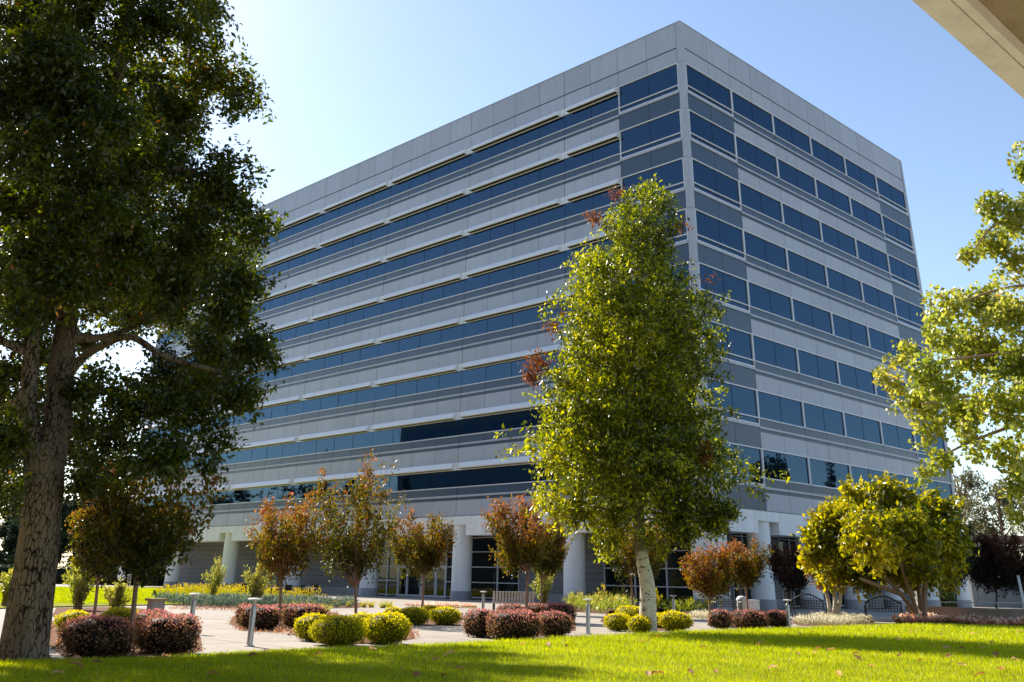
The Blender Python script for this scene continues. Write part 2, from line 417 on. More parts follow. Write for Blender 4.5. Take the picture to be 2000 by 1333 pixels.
# corner pilaster
mb = MB()
hs = [Z_ST]+[ZR(k, 0.48) for k in range(7, -1, -1)]+[Z_ROOF+0.02]
for a, b in zip(hs[:-1], hs[1:]): mb.box((-0.40, -0.05, a+0.015), (0.05, 0.40, b-0.015), 0, 0.6)
mb.build('corner_pilaster', MT['panel'], bld)
for (x, y) in ((-LENL, -0.03), (-0.35, LENR-0.36)):
    mb = MB(); mb.box((x, y, Z_ST), (x+0.38, y+0.38, Z_ROOF)); mb.build('corner_trim', MT['panel'], bld)

NP = {'L': 28, 'R': 12}; PF = {'L': PL, 'R': PR}
G = 0.018
for face in 'LR':
    p = PF[face]
    mb = MB()
    for s in range(NP[face]):
        g0 = G*(2.2 if face == 'L' and s % 4 == 0 else 1); g1 = G
        for f0, f1 in ((0.485, 0.80), (0.828, 1.372)):
            fb(mb, face, p(s)+g0, p(s+1)-g1, -0.28, 0.0, ZR(0, f0), ZR(0, f1), 0, prng.random())
    fb(mb, face, OFF, p(NP[face]), -0.28, -0.05, ZR(0, 0.80), ZR(0, 0.828), 1)
    fb(mb, face, OFF, p(NP[face]), -0.34, 0.04, ZR(0, 1.372), Z_ROOF, 0, 0.2)
    mb.build('parapet', [MT['panel'], MT['band']], bld)
    for k in range(8):
        pn = MB(); db = MB(); le = MB()
        for s in range(NP[face]):
            g0 = G*(2.2 if face == 'L' and s % 4 == 0 else 1); g1 = G
            a0, a1 = p(s)+g0, p(s+1)-g1
            corner = s < 2 or (face == 'R' and s >= 10)
            if corner:
                fb(db, face, a0, a1, -0.28, -0.02, ZR(k, -0.52), ZR(k, -0.165), 0, prng.uniform(0.5, 0.8))
                fb(le, face, a0-G, a1+G, -0.28, 0.06, ZR(k, -0.165), ZR(k, -0.118), 0, 0.9)
            else:
                fb(pn, face, a0, a1, -0.28, 0.0, ZR(k, -0.52), ZR(k, -0.236), 0, prng.random())
                fb(db, face, a0, a1, -0.28, -0.03, ZR(k, -0.234), ZR(k, -0.180), 0, prng.uniform(0.1, 0.4))
                fb(db, face, a0, a1, -0.28, -0.03, ZR(k, -0.138), ZR(k, 0.0), 0, prng.uniform(0.4, 0.9))
                fb(le, face, a0, a1, -0.28, 0.05, ZR(k, -0.178), ZR(k, -0.140), 0, prng.uniform(0.4, 0.9))
        sp = pn.build('spandrel', MT['panel'], bld)
        db.build('dark_band', MT['band'], sp); le.build('ledge', MT['panel'], sp)

def window(face, k, s0, s1, corner=False, stuff=None):
    """one window unit between panels s0 and s1 of storey k: panes with thin joints, its frame a sub-part"""
    p = PF[face]; gl = stuff[0] if stuff else MB(); fr = stuff[1] if stuff else MB()
    low = -0.112 if corner else 0.012
    top = 0.335 if (face == 'L' and not corner) else 0.47
    e = 0.0
    for s in range(s0, s1):
        fb(gl, face, p(s)+0.015, p(s+1)-0.015, -0.28, -0.07-0.004*(s % 2), ZR(k, low), ZR(k, top), 0)
    a0, a1 = p(s0), p(s1)
    if corner or face == 'R':
        w = 0.085
        fb(fr, face, a0, a1, -0.2, 0.03, ZR(k, top), ZR(k, top)+w, 0)
        fb(fr, face, a0+w, a1-w, -0.2, 0.03, ZR(k, 0.0)-0.03, ZR(k, 0.0)+w-0.03, 0)
        if corner: fb(fr, face, a0+w, a1-w, -0.2, 0.035, ZR(k, low)-0.02, ZR(k, low)+w-0.02, 0)
        zl = ZR(k, low)-0.02
        fb(fr, face, a0, a0+w, -0.2, 0.03, zl, ZR(k, top), 0); fb(fr, face, a1-w, a1, -0.2, 0.03, zl, ZR(k, top), 0)
    else:
        fb(fr, face, a0+0.02, a1-0.02, -0.2, 0.04, ZR(k, 0.0), ZR(k, 0.0)+0.075, 0)
        fb(fr, face, a0+0.03, a1-0.03, -0.2, 0.02, ZR(k, 0.335), ZR(k, 0.482), 2)    # flat white head strip
    for s in range(s0+1, s1): fb(fr, face, p(s)-0.014, p(s)+0.014, -0.2, -0.055, ZR(k, low)+0.07, ZR(k, top), 1)
    if stuff is None:
        g_ = gl.build('window', MT['glass'], bld); fr.build('window_frame', [MT['frame'], MT['dark'], MT['shade']], g_)
stuffwin = (MB(), MB())
for k in range(8):
    window('L', k, 0, 2, True); window('L', k, 2, 4)
    for s in range(4, 28, 4):
        hidden = s == 24 or (s == 20 and k < 4)
        window('L', k, s, s+4, stuff=stuffwin if hidden else None)
    for s in range(0, 12, 2): window('R', k, s, s+2, s in (0, 10))
g_ = stuffwin[0].build('window', MT['glass'], bld); tag(g_, kind='stuff')
tag(stuffwin[1].build('window_frame', [MT['frame'], MT['dark'], MT['shade']], g_), kind='stuff')
# projecting sunshades of the long face
for k in range(8):
    for s0, s1 in [(2, 4)]+[(s, s+4) for s in range(4, 28, 4)]:
        a0 = PL(s0)+0.50; a1 = PL(s1)-0.45
        if s0 == 2: a0 = PL(2)+0.05; a1 = PL(4)-0.55
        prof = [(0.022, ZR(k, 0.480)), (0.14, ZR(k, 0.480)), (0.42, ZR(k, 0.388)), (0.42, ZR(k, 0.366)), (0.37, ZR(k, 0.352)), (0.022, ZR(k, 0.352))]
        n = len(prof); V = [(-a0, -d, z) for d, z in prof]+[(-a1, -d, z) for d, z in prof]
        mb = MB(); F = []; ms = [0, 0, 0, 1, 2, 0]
        for i in range(n):
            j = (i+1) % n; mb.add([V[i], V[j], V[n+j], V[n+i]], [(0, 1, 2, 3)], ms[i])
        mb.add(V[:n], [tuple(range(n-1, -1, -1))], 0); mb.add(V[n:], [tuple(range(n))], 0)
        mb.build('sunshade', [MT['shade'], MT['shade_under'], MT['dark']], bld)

# stone band with a niche over every column
CR = 0.80
colsL = [PL(s) for s in range(4, 29, 4)]; colsR = [PR(s) for s in range(2, 13, 2)]
mb = MB()
for face, cols, LEN in (('L', colsL, LENL), ('R', colsR, LENR)):
    a = 0.0 if face == 'L' else 1.9; i = 0
    st = 1.52 if face == 'L' else 1.6
    while a < LEN-0.01:
        b = min(a+st, LEN); fb(mb, face, a+(0.0 if a == 0 else 0.012), b-0.012, 0.05, -1.9, Z_NICHE, Z_ST-0.06, 0, prng.random()); a = b
    cuts = sorted(cols)
    prev = 1.75 if face == 'L' else 1.9
    for c in cuts+[LEN+5]:
        e1 = min(c-1.3, LEN)
        if e1 > prev+0.1:
            a = prev
            while a < e1-0.01:
                b = a+st if a+st*1.3 < e1 else e1
                fb(mb, face, a+0.008, b-0.008, 0.048, -1.9, Z_FB, Z_NICHE+0.001, 0, prng.random()); a = b
        prev = c+1.3
mb.box((-LENL+0.1, -0.02, Z_ST-0.06), (0.02, LENR-0.1, Z_ST), 1)
mb.box((-1.9, 0.1, Z_FB+0.02), (-0.1, 1.9, Z_NICHE), 0)
mb.build('stone_band', [MT['stone'], MT['soffit']], bld)
mb = MB(); mb.box((-LENL+0.2, 1.9, Z_FB+0.15), (-1.9, LENR-0.2, Z_FB+0.3)); 
for c in colsL: mb.box((-c-1.3, 0.1, Z_NICHE+0.003), (-c+1.3, 1.89, Z_NICHE+0.02))
mb.build('arcade_ceiling', MT['soffit'], bld)
def column(cx, cy):
    m1 = MB(); m1.lathe((cx, cy, 0), [(CR, 0.63), (CR, Z_NICHE+0.05)], 40, 0, prng.random()); c = m1.build('column', MT['stone'], bld)
    m2 = MB(); m2.lathe((cx, cy, 0), [(CR+0.045, 0.0), (CR+0.045, 0.60), (CR+0.03, 0.625)], 40, 0, prng.random()); m2.build('column_base', MT['stone_base'], c)
for a in colsL: column(-a, 0.85)
for a in colsR: column(-0.85, a)
m1 = MB(); m1.box((-1.72, 0.03, 0.63), (-0.03, 1.72, Z_NICHE)); c = m1.build('corner_pier', MT['stone'], bld)
m2 = MB(); m2.box((-1.75, 0.0, 0), (0.0, 1.75, 0.62)); m2.build('pier_base', MT['stone_base'], c)

# recessed ground floor
YR = 3.2; RX = -3.2; ZT = Z_FB+0.15
wx = lambda px: float(on_y(px, 1110, YR)[0])
X_WEND = wx(352)
def coursed(name, axis, c, a0, a1, th=0.4, sgn=1):
    mb = MB(); nrow = 9; h = (ZT-0.62)/nrow; n = max(1, int(round(abs(a1-a0)/3.04)))
    for i in range(n):
        b0 = a0+(a1-a0)*i/n; b1 = a0+(a1-a0)*(i+1)/n
        for r in range(nrow):
            z0, z1 = 0.62+r*h+0.02, 0.62+(r+1)*h
            A, B = min(b0, b1)+0.012, max(b0, b1)-0.012
            if axis == 'y': mb.box((A, c, z0), (B, c+th, z1), 0, prng.random())
            else: mb.box((c-th, A, z0), (c, B, z1), 0, prng.random())
    A, B = min(a0, a1), max(a0, a1)
    if axis == 'y': mb.box((A, c-0.03, 0), (B, c+th, 0.62), 1); mb.box((A+.02, c+0.03, 0.62), (B-.02, c+th-0.02, ZT), 2)
    else: mb.box((c-th, A, 0), (c+0.03, B, 0.62), 1); mb.box((c-th+0.02, A+.02, 0.62), (c-0.03, B-.02, ZT), 2)
    mb.build(name, [MT['coursed'], MT['stone_base'], MT['dark']], bld)
def glazing(axis, c, a0, a1, nv, heads=(0.14, 1.27, 2.42, 3.57, 4.66), pos=None):
    A, B = min(a0, a1), max(a0, a1); gl = MB(); fr = MB()
    def bx(m, p0, p1, d0, d1, z0, z1):
        if axis == 'y': m.box((p0, c+d0, z0), (p1, c+d1, z1))
        else: m.box((c-d1, p0, z0), (c-d0, p1, z1))
    bx(gl, A, B, 0.06, 0.10, 0.05, ZT)
    xs = sorted(pos) if pos else [A+(B-A)*i/nv for i in range(nv+1)]
    for x in xs: bx(fr, max(A, x-0.05), min(B, x+0.05), -0.05, 0.055, 0.0, ZT)
    for z in heads:
        for i in range(len(xs)-1):
            bx(fr, xs[i]+0.05, xs[i+1]-0.05, -0.045, 0.052, z-0.035, z+0.035)
    g_ = gl.build('storefront_window', MT['glassg'], bld); fr.build('window_frame', MT['frame'], g_)
coursed('ground_floor_wall', 'y', YR, X_WEND, wx(737))
coursed('ground_floor_wall', 'y', YR, wx(1014), wx(1180))
glazing('y', YR, wx(737), wx(779), 2)
glazing('y', YR, wx(872), wx(1014), 4, pos=[wx(872), wx(918), wx(972), wx(1014)])
glazing('y', YR, wx(1180), RX-0.05, 6, pos=[wx(1180), wx(1240), wx(1302), wx(1358), RX-0.05])
# entrance: portal with doors
xa, xb = wx(779), wx(872)
gl = MB(); gl.box((xa, YR+0.06, 2.5), (xb, YR+0.10, ZT)); gt = gl.build('transom_window', MT['glassg'], bld)
fr = MB()
for z in (2.45, 3.57, 4.66): fr.box((xa, YR-0.05, z-0.06), (xb, YR+0.05, z+0.06))
for t_ in (0.0, 0.2, 0.5, 0.8, 1.0):
    x = xa+(xb-xa)*t_; fr.box((x-0.06, YR-0.06, 0), (x+0.06, YR+0.048, ZT))
fr.build('window_frame', MT['frame'], gt)
for t0, t1 in ((0.0, 0.2), (0.2, 0.5), (0.5, 0.8), (0.8, 1.0)):
    x0 = xa+(xb-xa)*t0+0.08; x1 = xa+(xb-xa)*t1-0.08
    d = MB(); d.box((x0, YR+0.0, 0.05), (x1, YR+0.03, 2.36), 0)
    for q in ((x0, x0+0.08), (x1-0.08, x1)): d.box((q[0], YR-0.025, 0.03), (q[1], YR+0.035, 2.38), 1)
    d.box((x0+0.08, YR-0.024, 0.03), (x1-0.08, YR+0.034, 0.2), 1); d.box((x0+0.08, YR-0.024, 2.28), (x1-0.08, YR+0.034, 2.38), 1)
    dd = d.build('door', [MT['glassg'], MT['frame']], bld)
    h = MB(); h.tube([(x1-0.16, YR-0.09, 0.8), (x1-0.16, YR-0.09, 1.4)], [0.02, 0.02], 8)
    for z_ in (0.85, 1.35): h.tube([(x1-0.16, YR-0.09, z_), (x1-0.16, YR-0.02, z_)], [0.015, 0.015], 6)
    h.build('handle', MT['steel'], dd)
for i in range(6):
    y0 = YR-0.0 if i == 0 else PR(2*i); y1 = PR(2*i+2)
    if i in (4,): coursed('ground_floor_wall', 'x', RX, y0, y1)
    elif i == 5: coursed('ground_floor_wall', 'x', RX, y0, y0+2.5)
    else:
        glazing('x', RX, y0, y0+(y1-y0)*0.72, 3, heads=(0.14, 1.27, 2.7, 4.66)); coursed('ground_floor_wall', 'x', RX, y0+(y1-y0)*0.72, y1)
mb = MB(); mb.box((X_WEND+0.4, PR(10)+2.1, 0), (RX-0.41, PR(10)+2.5, ZT)); mb.box((X_WEND, YR+0.41, 0), (X_WEND+0.4, PR(10)+2.5, ZT)); mb.build('rear_ground_wall', MT['coursed'], bld)
# interior backing seen through doors: floor slab and dark lobby are behind opaque glass
# downlights in the arcade ceiling
mbd = MB()
for s in range(1, 12, 2): mbd.lathe((-2.4, PR(s), Z_FB+0.135), [(0.10, 0), (0.10, 0.014)], 12)
mbd.build('downlights', MT['lamp'], bld)

# ------------------------------------------------------------------ office block behind the camera (seen mirrored in the glass)
ob = empty('office_building', (-36, -60, 0), 'twin office block with its shaded front behind the viewpoint, mirrored in the glass', 'building')
def obb(a, b, name, m, o=(-36, -60, 0)):
    mb = MB(o); mb.box(a, b); return mb.build(name, m, ob)
obb((-112, -100, 6.0), (46, -62, 27.5), 'wall', MT['band'])
obb((-108, -96, 0), (43, -66, 6.0), 'ground_floor_wall', MT['coursed'])
for k in range(5):
    z = 8.2+k*4.1; mb = MB((-36, -60, 0))
    for i in range(38): mb.box((-110+i*4.05, -62.2, z), (-110+i*4.05+3.95, -61.96, z+1.7))
    mb.build('ribbon_window', MT['glass'], ob)
for i in range(12):
    mb = MB((-36, -60, 0)); mb.lathe((-104+i*12.3, -63, 0), [(0.8, 0), (0.8, 6.0)], 24); mb.build('column', MT['stone_base'], ob)

# ------------------------------------------------------------------ concrete canopy overhead (upper right)
def at_z(x, y, z):
    d = ray(x, y); return CAM+d*((z-CAM[2])/d[2])
ZC = 5.0
x_out = float(at_z(1780, 0, ZC)[0]); x_in = float(at_z(1885, 0, ZC)[0]); x_gr = float(at_z(1857, 0, ZC)[0])
can = empty('concrete_canopy', (40, -60, 0), 'cream concrete canopy edge with dark soffit overhead at the top right corner', 'canopy')
mb = MB((40, -60, 0))
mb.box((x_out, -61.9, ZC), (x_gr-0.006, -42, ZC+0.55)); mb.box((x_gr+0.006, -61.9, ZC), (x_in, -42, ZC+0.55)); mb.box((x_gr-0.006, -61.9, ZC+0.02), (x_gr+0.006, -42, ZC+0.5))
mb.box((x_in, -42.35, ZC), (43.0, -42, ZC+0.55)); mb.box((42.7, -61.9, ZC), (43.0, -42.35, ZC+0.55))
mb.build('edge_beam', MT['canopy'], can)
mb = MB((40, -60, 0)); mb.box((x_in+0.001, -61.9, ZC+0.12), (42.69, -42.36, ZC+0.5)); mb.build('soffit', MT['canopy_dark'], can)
for (x, y) in ((37.2, -61), (42.4, -61), (42.4, -43)):
    mb = MB((40, -60, 0)); mb.lathe((x, y, 0), [(0.3, 0), (0.3, ZC+0.1)], 24); mb.build('post', MT['canopy'], can)
# ------------------------------------------------------------------ foliage tools
def leaf_cloud(C, n_per, spread, size, rng, tint_fn, flat=0.35, aspect=0.5, dirs=None, droop=0.2):
    """C (k,3) twig ends; leaves set along each twig. returns V, F, T"""
    k = len(C); n = k*n_per
    base = np.repeat(C, n_per, 0)
    if dirs is None:
        dirs = rng.normal(0, 1, (k, 3)); dirs /= np.linalg.norm(dirs, axis=1)[:, None]
    D = np.repeat(dirs, n_per, 0)
    t = rng.uniform(-1, 1, n)[:, None]
    pos = base + D*t*spread + rng.normal(0, spread*0.36, (n, 3))
    ax = D*0.6 + rng.normal(0, 0.75, (n, 3)); ax[:, 2] -= droop
    ax /= np.linalg.norm(ax, axis=1)[:, None]
    nr = rng.normal(0, 1, (n, 3)); nr[:, 2] += flat*3
    sd = np.cross(ax, nr); sd /= (np.linalg.norm(sd, axis=1)[:, None]+1e-9)
    nn = np.cross(sd, ax)
    L = (size*rng.uniform(0.65, 1.3, n))[:, None]; w = L*aspect*0.5
    V = np.empty((n, 4, 3), np.float32)
    V[:, 0] = pos; V[:, 3] = pos+ax*L-nn*L*0.10
    mid = pos+ax*L*0.45
    V[:, 1] = mid+sd*w+nn*w*0.35; V[:, 2] = mid-sd*w+nn*w*0.35
    i = np.arange(n)*4
    F = np.stack([np.stack([i, i+1, i+3], 1), np.stack([i, i+3, i+2], 1)], 1).reshape(-1, 3)
    tt = np.clip(tint_fn(pos)+rng.normal(0, 0.13, n), 0, 1)
    return V.reshape(-1, 3), F, np.repeat(tt, 4)
def blob_points(blobs, n, rng, shell=0.55):
    """blobs: list of (center(3), radii(3), weight) -> twig points biased to the outside"""
    w = np.array([b[2] for b in blobs], float); w /= w.sum()
    idx = rng.choice(len(blobs), n, p=w)
    C = np.array([b[0] for b in blobs])[idx]; R = np.array([b[1] for b in blobs])[idx]
    d = rng.normal(0, 1, (n, 3)); d /= np.linalg.norm(d, axis=1)[:, None]
    r = shell+(1-shell)*rng.uniform(0, 1, n)**0.6; r *= rng.uniform(0.82, 1.08, n)
    inner = rng.uniform(0, 1, n) < 0.25; r[inner] *= rng.uniform(0.2, 0.9, inner.sum())
    return C+d*R*r[:, None]+rng.normal(0, 0.16, (n, 3))*R, d
def px_blobs(L, D, rng, dz=0.0, deep=1.0, wpow=2.2):
    """L entries (px, py, radius_px[, depth offset m[, weight]])"""
    out = []
    for e in L:
        dd = (e[3] if len(e) > 3 else rng.uniform(-dz, dz)); c = P(e[0], e[1], D+dd); r = e[2]*lpx(e[0], e[1], D+dd)
        out.append((c, (r, r, r*0.9*deep), r**wpow*(e[4] if len(e) > 4 else 1.0)))
    return out
def limb(mb, D, pts, o=None, n=9, dd=None, m=0, rng=None, k=1.0):
    """pts (px,py,r_px[,depth offset])"""
    W = [P(p[0], p[1], D+(p[3] if len(p) > 3 else 0)) for p in pts]; R = [k*p[2]*lpx(p[0], p[1], D) for p in pts]
    # resample for smooth curves
    W = np.array(W); k = len(W); S = []; Q = []
    for i in range(k-1):
        p0 = W[max(i-1, 0)]; p1 = W[i]; p2 = W[i+1]; p3 = W[min(i+2, k-1)]
        for t in np.linspace(0, 1, 5)[:-1]:
            S.append(0.5*((2*p1)+(-p0+p2)*t+(2*p0-5*p1+4*p2-p3)*t*t+(-p0+3*p1-3*p2+p3)*t**3)); Q.append(R[i]*(1-t)+R[i+1]*t)
    S.append(W[-1]); Q.append(R[-1])
    mb.tube(S, Q, n, m)
def twigs(mb, starts, ends, r0, r1, rng, n=4):
    for s, e in zip(starts, ends):
        mid = (s+e)/2+rng.normal(0, 0.08, 3)*np.linalg.norm(e-s)
        mb.tube([s, mid, e], [r0, (r0+r1)/2, r1], n, cap=False)
def make_tree(name, base, label, cat, group, trunk_mb, trunk_mat, clouds):
    """clouds: list of (part name, V, F, T, material)"""
    t = empty(name, base, label, cat, group)
    b = np.array(base)
    for i in range(len(trunk_mb.V)):
        v = trunk_mb.V[i]; trunk_mb.V[i] = (v[0]-b[0], v[1]-b[1], v[2]-b[2])
    trunk_mb.build('trunk', trunk_mat, t)
    for nm, V, F, T, m in clouds: raw_mesh(nm, V-b.astype(np.float32), F, m, t, tint=T)
    return t
def vnoise(p, s, seed=0.0):
    return 0.5+0.25*(np.sin(p[:, 0]*s+seed)+np.sin(p[:, 1]*s*1.3+seed*2+p[:, 2]*s*0.7))*np.cos(p[:, 2]*s*0.9+seed)

GREEN_DK = leaf_mat('dark green leaf', [(0.0, (0.010, 0.016, 0.003)), (0.45, (0.028, 0.040, 0.004)), (0.75, (0.080, 0.095, 0.006)), (0.97, (0.20, 0.19, 0.012)), (1.0, (0.32, 0.11, 0.02))], 0.42, 0.35, 0.6)
GREEN_BI = leaf_mat('spring green leaf', [(0.0, (0.018, 0.028, 0.003)), (0.4, (0.075, 0.095, 0.005)), (0.75, (0.26, 0.27, 0.010)), (1.0, (0.48, 0.42, 0.04))], 0.45, 0.32, 0.7)
RUSTY = leaf_mat('rust leaf', [(0.0, (0.08, 0.03, 0.012)), (0.5, (0.15, 0.055, 0.022)), (1.0, (0.26, 0.12, 0.04))], 0.4, 0.5, 0.4)
GREEN_RT = leaf_mat('pale yellow green leaf', [(0.0, (0.08, 0.11, 0.015)), (0.45, (0.21, 0.235, 0.04)), (0.8, (0.42, 0.38, 0.10)), (1.0, (0.60, 0.36, 0.09))], 0.42, 0.3, 0.9)
YELLOW = leaf_mat('yellow green leaf', [(0.0, (0.035, 0.050, 0.005)), (0.32, (0.10, 0.115, 0.006)), (0.6, (0.42, 0.36, 0.012)), (1.0, (0.80, 0.52, 0.03))], 0.4, 0.35, 0.6)
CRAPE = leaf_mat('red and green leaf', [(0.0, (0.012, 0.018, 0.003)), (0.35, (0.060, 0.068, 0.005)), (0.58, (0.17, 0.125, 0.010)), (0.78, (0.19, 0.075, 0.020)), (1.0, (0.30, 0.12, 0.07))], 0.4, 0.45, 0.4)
CRAPE_SHADE = leaf_mat('shaded red leaf', [(0.0, (0.012, 0.012, 0.006)), (0.6, (0.05, 0.022, 0.012)), (1.0, (0.14, 0.045, 0.02))], 0.35, 0.5, 0.3)  # darker copy of the red leaf with the building's shade in its colour
BROWNISH = leaf_mat('grey brown leaf', [(0.0, (0.10, 0.065, 0.03)), (0.6, (0.20, 0.12, 0.07)), (1.0, (0.30, 0.20, 0.12))], 0.35, 0.6, 0.3)
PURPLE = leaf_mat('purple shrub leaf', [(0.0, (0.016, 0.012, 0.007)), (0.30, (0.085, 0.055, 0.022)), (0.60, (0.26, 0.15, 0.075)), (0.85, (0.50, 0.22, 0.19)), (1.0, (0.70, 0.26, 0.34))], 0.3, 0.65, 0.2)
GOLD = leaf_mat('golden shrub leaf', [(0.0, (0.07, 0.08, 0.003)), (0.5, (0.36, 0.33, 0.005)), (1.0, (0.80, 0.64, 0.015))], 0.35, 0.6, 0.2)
CONIF = leaf_mat('dark conifer needles', [(0.0, (0.008, 0.014, 0.008)), (0.6, (0.022, 0.035, 0.016)), (1.0, (0.06, 0.075, 0.035))], 0.25, 0.6, 0.3)
FARLEAF = leaf_mat('far olive leaf', [(0.0, (0.05, 0.06, 0.025)), (0.6, (0.12, 0.12, 0.06)), (1.0, (0.26, 0.21, 0.12))], 0.4, 0.6, 0.3)
REEDY = leaf_mat('pale willowy leaf', [(0.0, (0.12, 0.13, 0.03)), (0.5, (0.26, 0.26, 0.06)), (1.0, (0.48, 0.42, 0.14))], 0.45, 0.5, 0.4)
BARK_BIG = bark_mat('plated grey bark', (0.24, 0.175, 0.12), (0.018, 0.009, 0.006), 13.0, 4.2, 0.9)
def birch_bark():
    m, nt, b = mat('white bark with scars')
    f = noise(nt, 1.0, 6, coord(nt, (1.2, 1.2, 0.45)), 0.65, 0.5); st = noise(nt, 1.0, 4, coord(nt, (3.0, 3.0, 16.0)), 0.6); sp = noise(nt, 7.0, 3, coord(nt, (1, 1, 1.4)))
    base = ramp(nt, [(0.35, (0.50, 0.44, 0.36)), (0.6, (0.72, 0.67, 0.58))], f)
    tc = nt.nodes.new('ShaderNodeTexCoord'); sx = nt.nodes.new('ShaderNodeSeparateXYZ'); nt.links.new(tc.outputs['Object'], sx.inputs[0])
    up = math_n(nt, 'MULTIPLY', math_n(nt, 'SUBTRACT', sx.outputs[2], 2.3), 0.30)
    g = math_n(nt, 'ADD', noise(nt, 2.2, 6, coord(nt, (1, 1, 0.6)), 0.7, 1.0), up)
    col = mixc(nt, ramp(nt, [(0.50, (0, 0, 0)), (0.60, (0.85, 0.85, 0.85))], g), base, (0.13, 0.105, 0.08))
    col = mixc(nt, ramp(nt, [(0.57, (0, 0, 0)), (0.63, (0.75, 0.75, 0.75))], st), col, (0.16, 0.12, 0.09))
    col = mixc(nt, ramp(nt, [(0.62, (0, 0, 0)), (0.66, (1, 1, 1))], sp), col, (0.05, 0.04, 0.03))
    nt.links.new(col, b.inputs['Base Color']); b.inputs['Roughness'].default_value = 0.75; b.inputs['Specular IOR Level'].default_value = 0.25
    bump(nt, b, math_n(nt, 'ADD', st, f), 0.5, 0.02); return m
BARK_BIRCH = birch_bark()
BARK_TAN = plain('smooth tan bark', (0.30, 0.19, 0.13), 0.7, 0, 0.3, 4, 0.3, 0.3, (3, 3, 1))
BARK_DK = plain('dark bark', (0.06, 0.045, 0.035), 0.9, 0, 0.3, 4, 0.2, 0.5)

# ------------------------------------------------------------------ big shade tree at the left
rng = np.random.default_rng(11); D = 20.3
mb = MB()
limb(mb, D, [(43, 1296, 62), (45, 1276, 54), (55, 1210, 50), (72, 1090, 45), (82, 1000, 42), (87, 940, 41), (88, 900, 42), (86, 872, 36)], n=22, k=0.86)
limb(mb, D, [(72, 905, 28), (60, 860, 25, -.1), (54, 800, 19, -.2), (58, 740, 17, -.3), (64, 640, 16, -.3), (76, 450, 14, -.2), (95, 200, 15), (110, 0, 12, .3), (112, -220, 7, .5)], n=16, k=0.86)
limb(mb, D, [(98, 905, 34), (106, 860, 32, .1), (116, 780, 29, .3), (123, 690, 27, .5), (134, 600, 22, .6), (150, 480, 18, .7), (175, 350, 14, .9), (212, 200, 14, 1.0), (240, 50, 11, 1.1), (262, -120, 7, 1.2)], n=16, k=0.86)
BR = [[(130, 735, 12, .4), (160, 700, 9, .3), (205, 672, 8, 0), (255, 658, 6.5, -.3), (310, 690, 6, -.5), (370, 712, 5, -.7), (430, 725, 3, -1)],
      [(140, 660, 10, .5), (190, 660, 7, .8), (260, 640, 5, 1.1), (330, 600, 4, 1.4), (420, 580, 3, 1.6)],
      [(120, 790, 10, .3), (170, 760, 8, .5), (240, 775, 6, .8), (310, 800, 5, 1.1), (400, 830, 3, 1.5)],
      [(155, 480, 12, .7), (200, 450, 9, .9), (260, 425, 8, 1.0), (330, 430, 6, 1.0), (400, 420, 5, .9), (480, 440, 3, .8)],
      [(175, 350, 10, .9), (250, 330, 7, .6), (340, 330, 6, .2), (430, 350, 3, -.2)],
      [(212, 200, 9, 1.0), (240, 130, 8, .9), (246, 60, 7, .8), (240, -40, 5, .7)],
      [(215, 190, 8, 1.0), (290, 150, 6, 1.3), (360, 160, 5, 1.6), (470, 190, 3, 1.8)],
      [(240, 60, 8, 1.1), (310, 40, 6, .7), (400, 60, 4, .3)],
      [(95, 200, 9), (50, 130, 7, -.6), (-20, 80, 5, -1.0), (-120, 60, 4, -1.5)],
      [(60, 690, 9, -.3), (30, 680, 8, -.5), (-20, 655, 7, -.8), (-120, 620, 5, -1.0), (-260, 600, 3, -1.4)],
      [(78, 430, 9, -.2), (20, 380, 7, -.2), (-80, 350, 5, 0), (-240, 330, 3, .2)],
      [(140, 560, 9, .7), (160, 500, 7, 1.8), (220, 440, 5, 3.2), (290, 380, 3, 4.4)],
      [(60, 760, 8, -.3), (40, 770, 6, .9), (0, 800, 5, 2.2), (-60, 830, 3, 3.4)]]
for b in BR: limb(mb, D, b, n=8)
B = [(100, -170, 170), (310, -130, 150), (60, 40, 125), (200, 30, 125), (330, 50, 100), (405, 25, 45, 0), (420, 140, 74, 0), (468, 188, 56, 0), (300, 180, 110), (150, 200, 120), (30, 220, 110),
     (350, 240, 66), (432, 345, 72, 0), (300, 340, 100), (160, 370, 110), (30, 400, 100), (490, 440, 56, 0), (468, 395, 50, 0), (380, 470, 95), (250, 480, 90), (100, 520, 90), (0, 560, 90),
     (452, 545, 58, 0), (340, 580, 80), (190, 575, 65), (490, 685, 55, 0), (420, 690, 60), (540, 706, 20, 0), (450, 620, 45), (180, 668, 28), (200, 745, 46), (165, 770, 36), (470, 780, 54, 0), (370, 800, 72), (250, 810, 62), (-20, 740, 80),
     (425, 860, 44, 0), (320, 890, 75), (220, 880, 62), (170, 840, 42), (0, 860, 62), (405, 905, 24), (-40, 960, 55), (240, 925, 34), (350, 905, 34), (30, 640, 40), (20, 980, 30),
     (20, 720, 42), (110, 420, 70, -2.5), (60, 300, 90, -3), (220, 250, 80, -3), (130, 560, 62, -2.2), (60, 610, 50, -2.4), (200, 420, 66, -2.4), (40, 480, 60, -2.6), (150, 130, 90, -3), (60, 120, 90, -3), (150, 640, 36, -2), (250, 560, 50, -1.5), (160, 950, 34, 0), (190, 920, 50, 2.5), (150, 900, 36, 3.0), (505, 560, 34, 0), (500, 770, 36, 0), (505, 350, 26, 0), (20, 800, 50, 3), (-10, 900, 50, 2)]
OUT = [(-130, 100, 150), (-140, 420, 150), (-150, 740, 110), (-120, -150, 160), (150, -420, 200), (-60, -420, 150)]
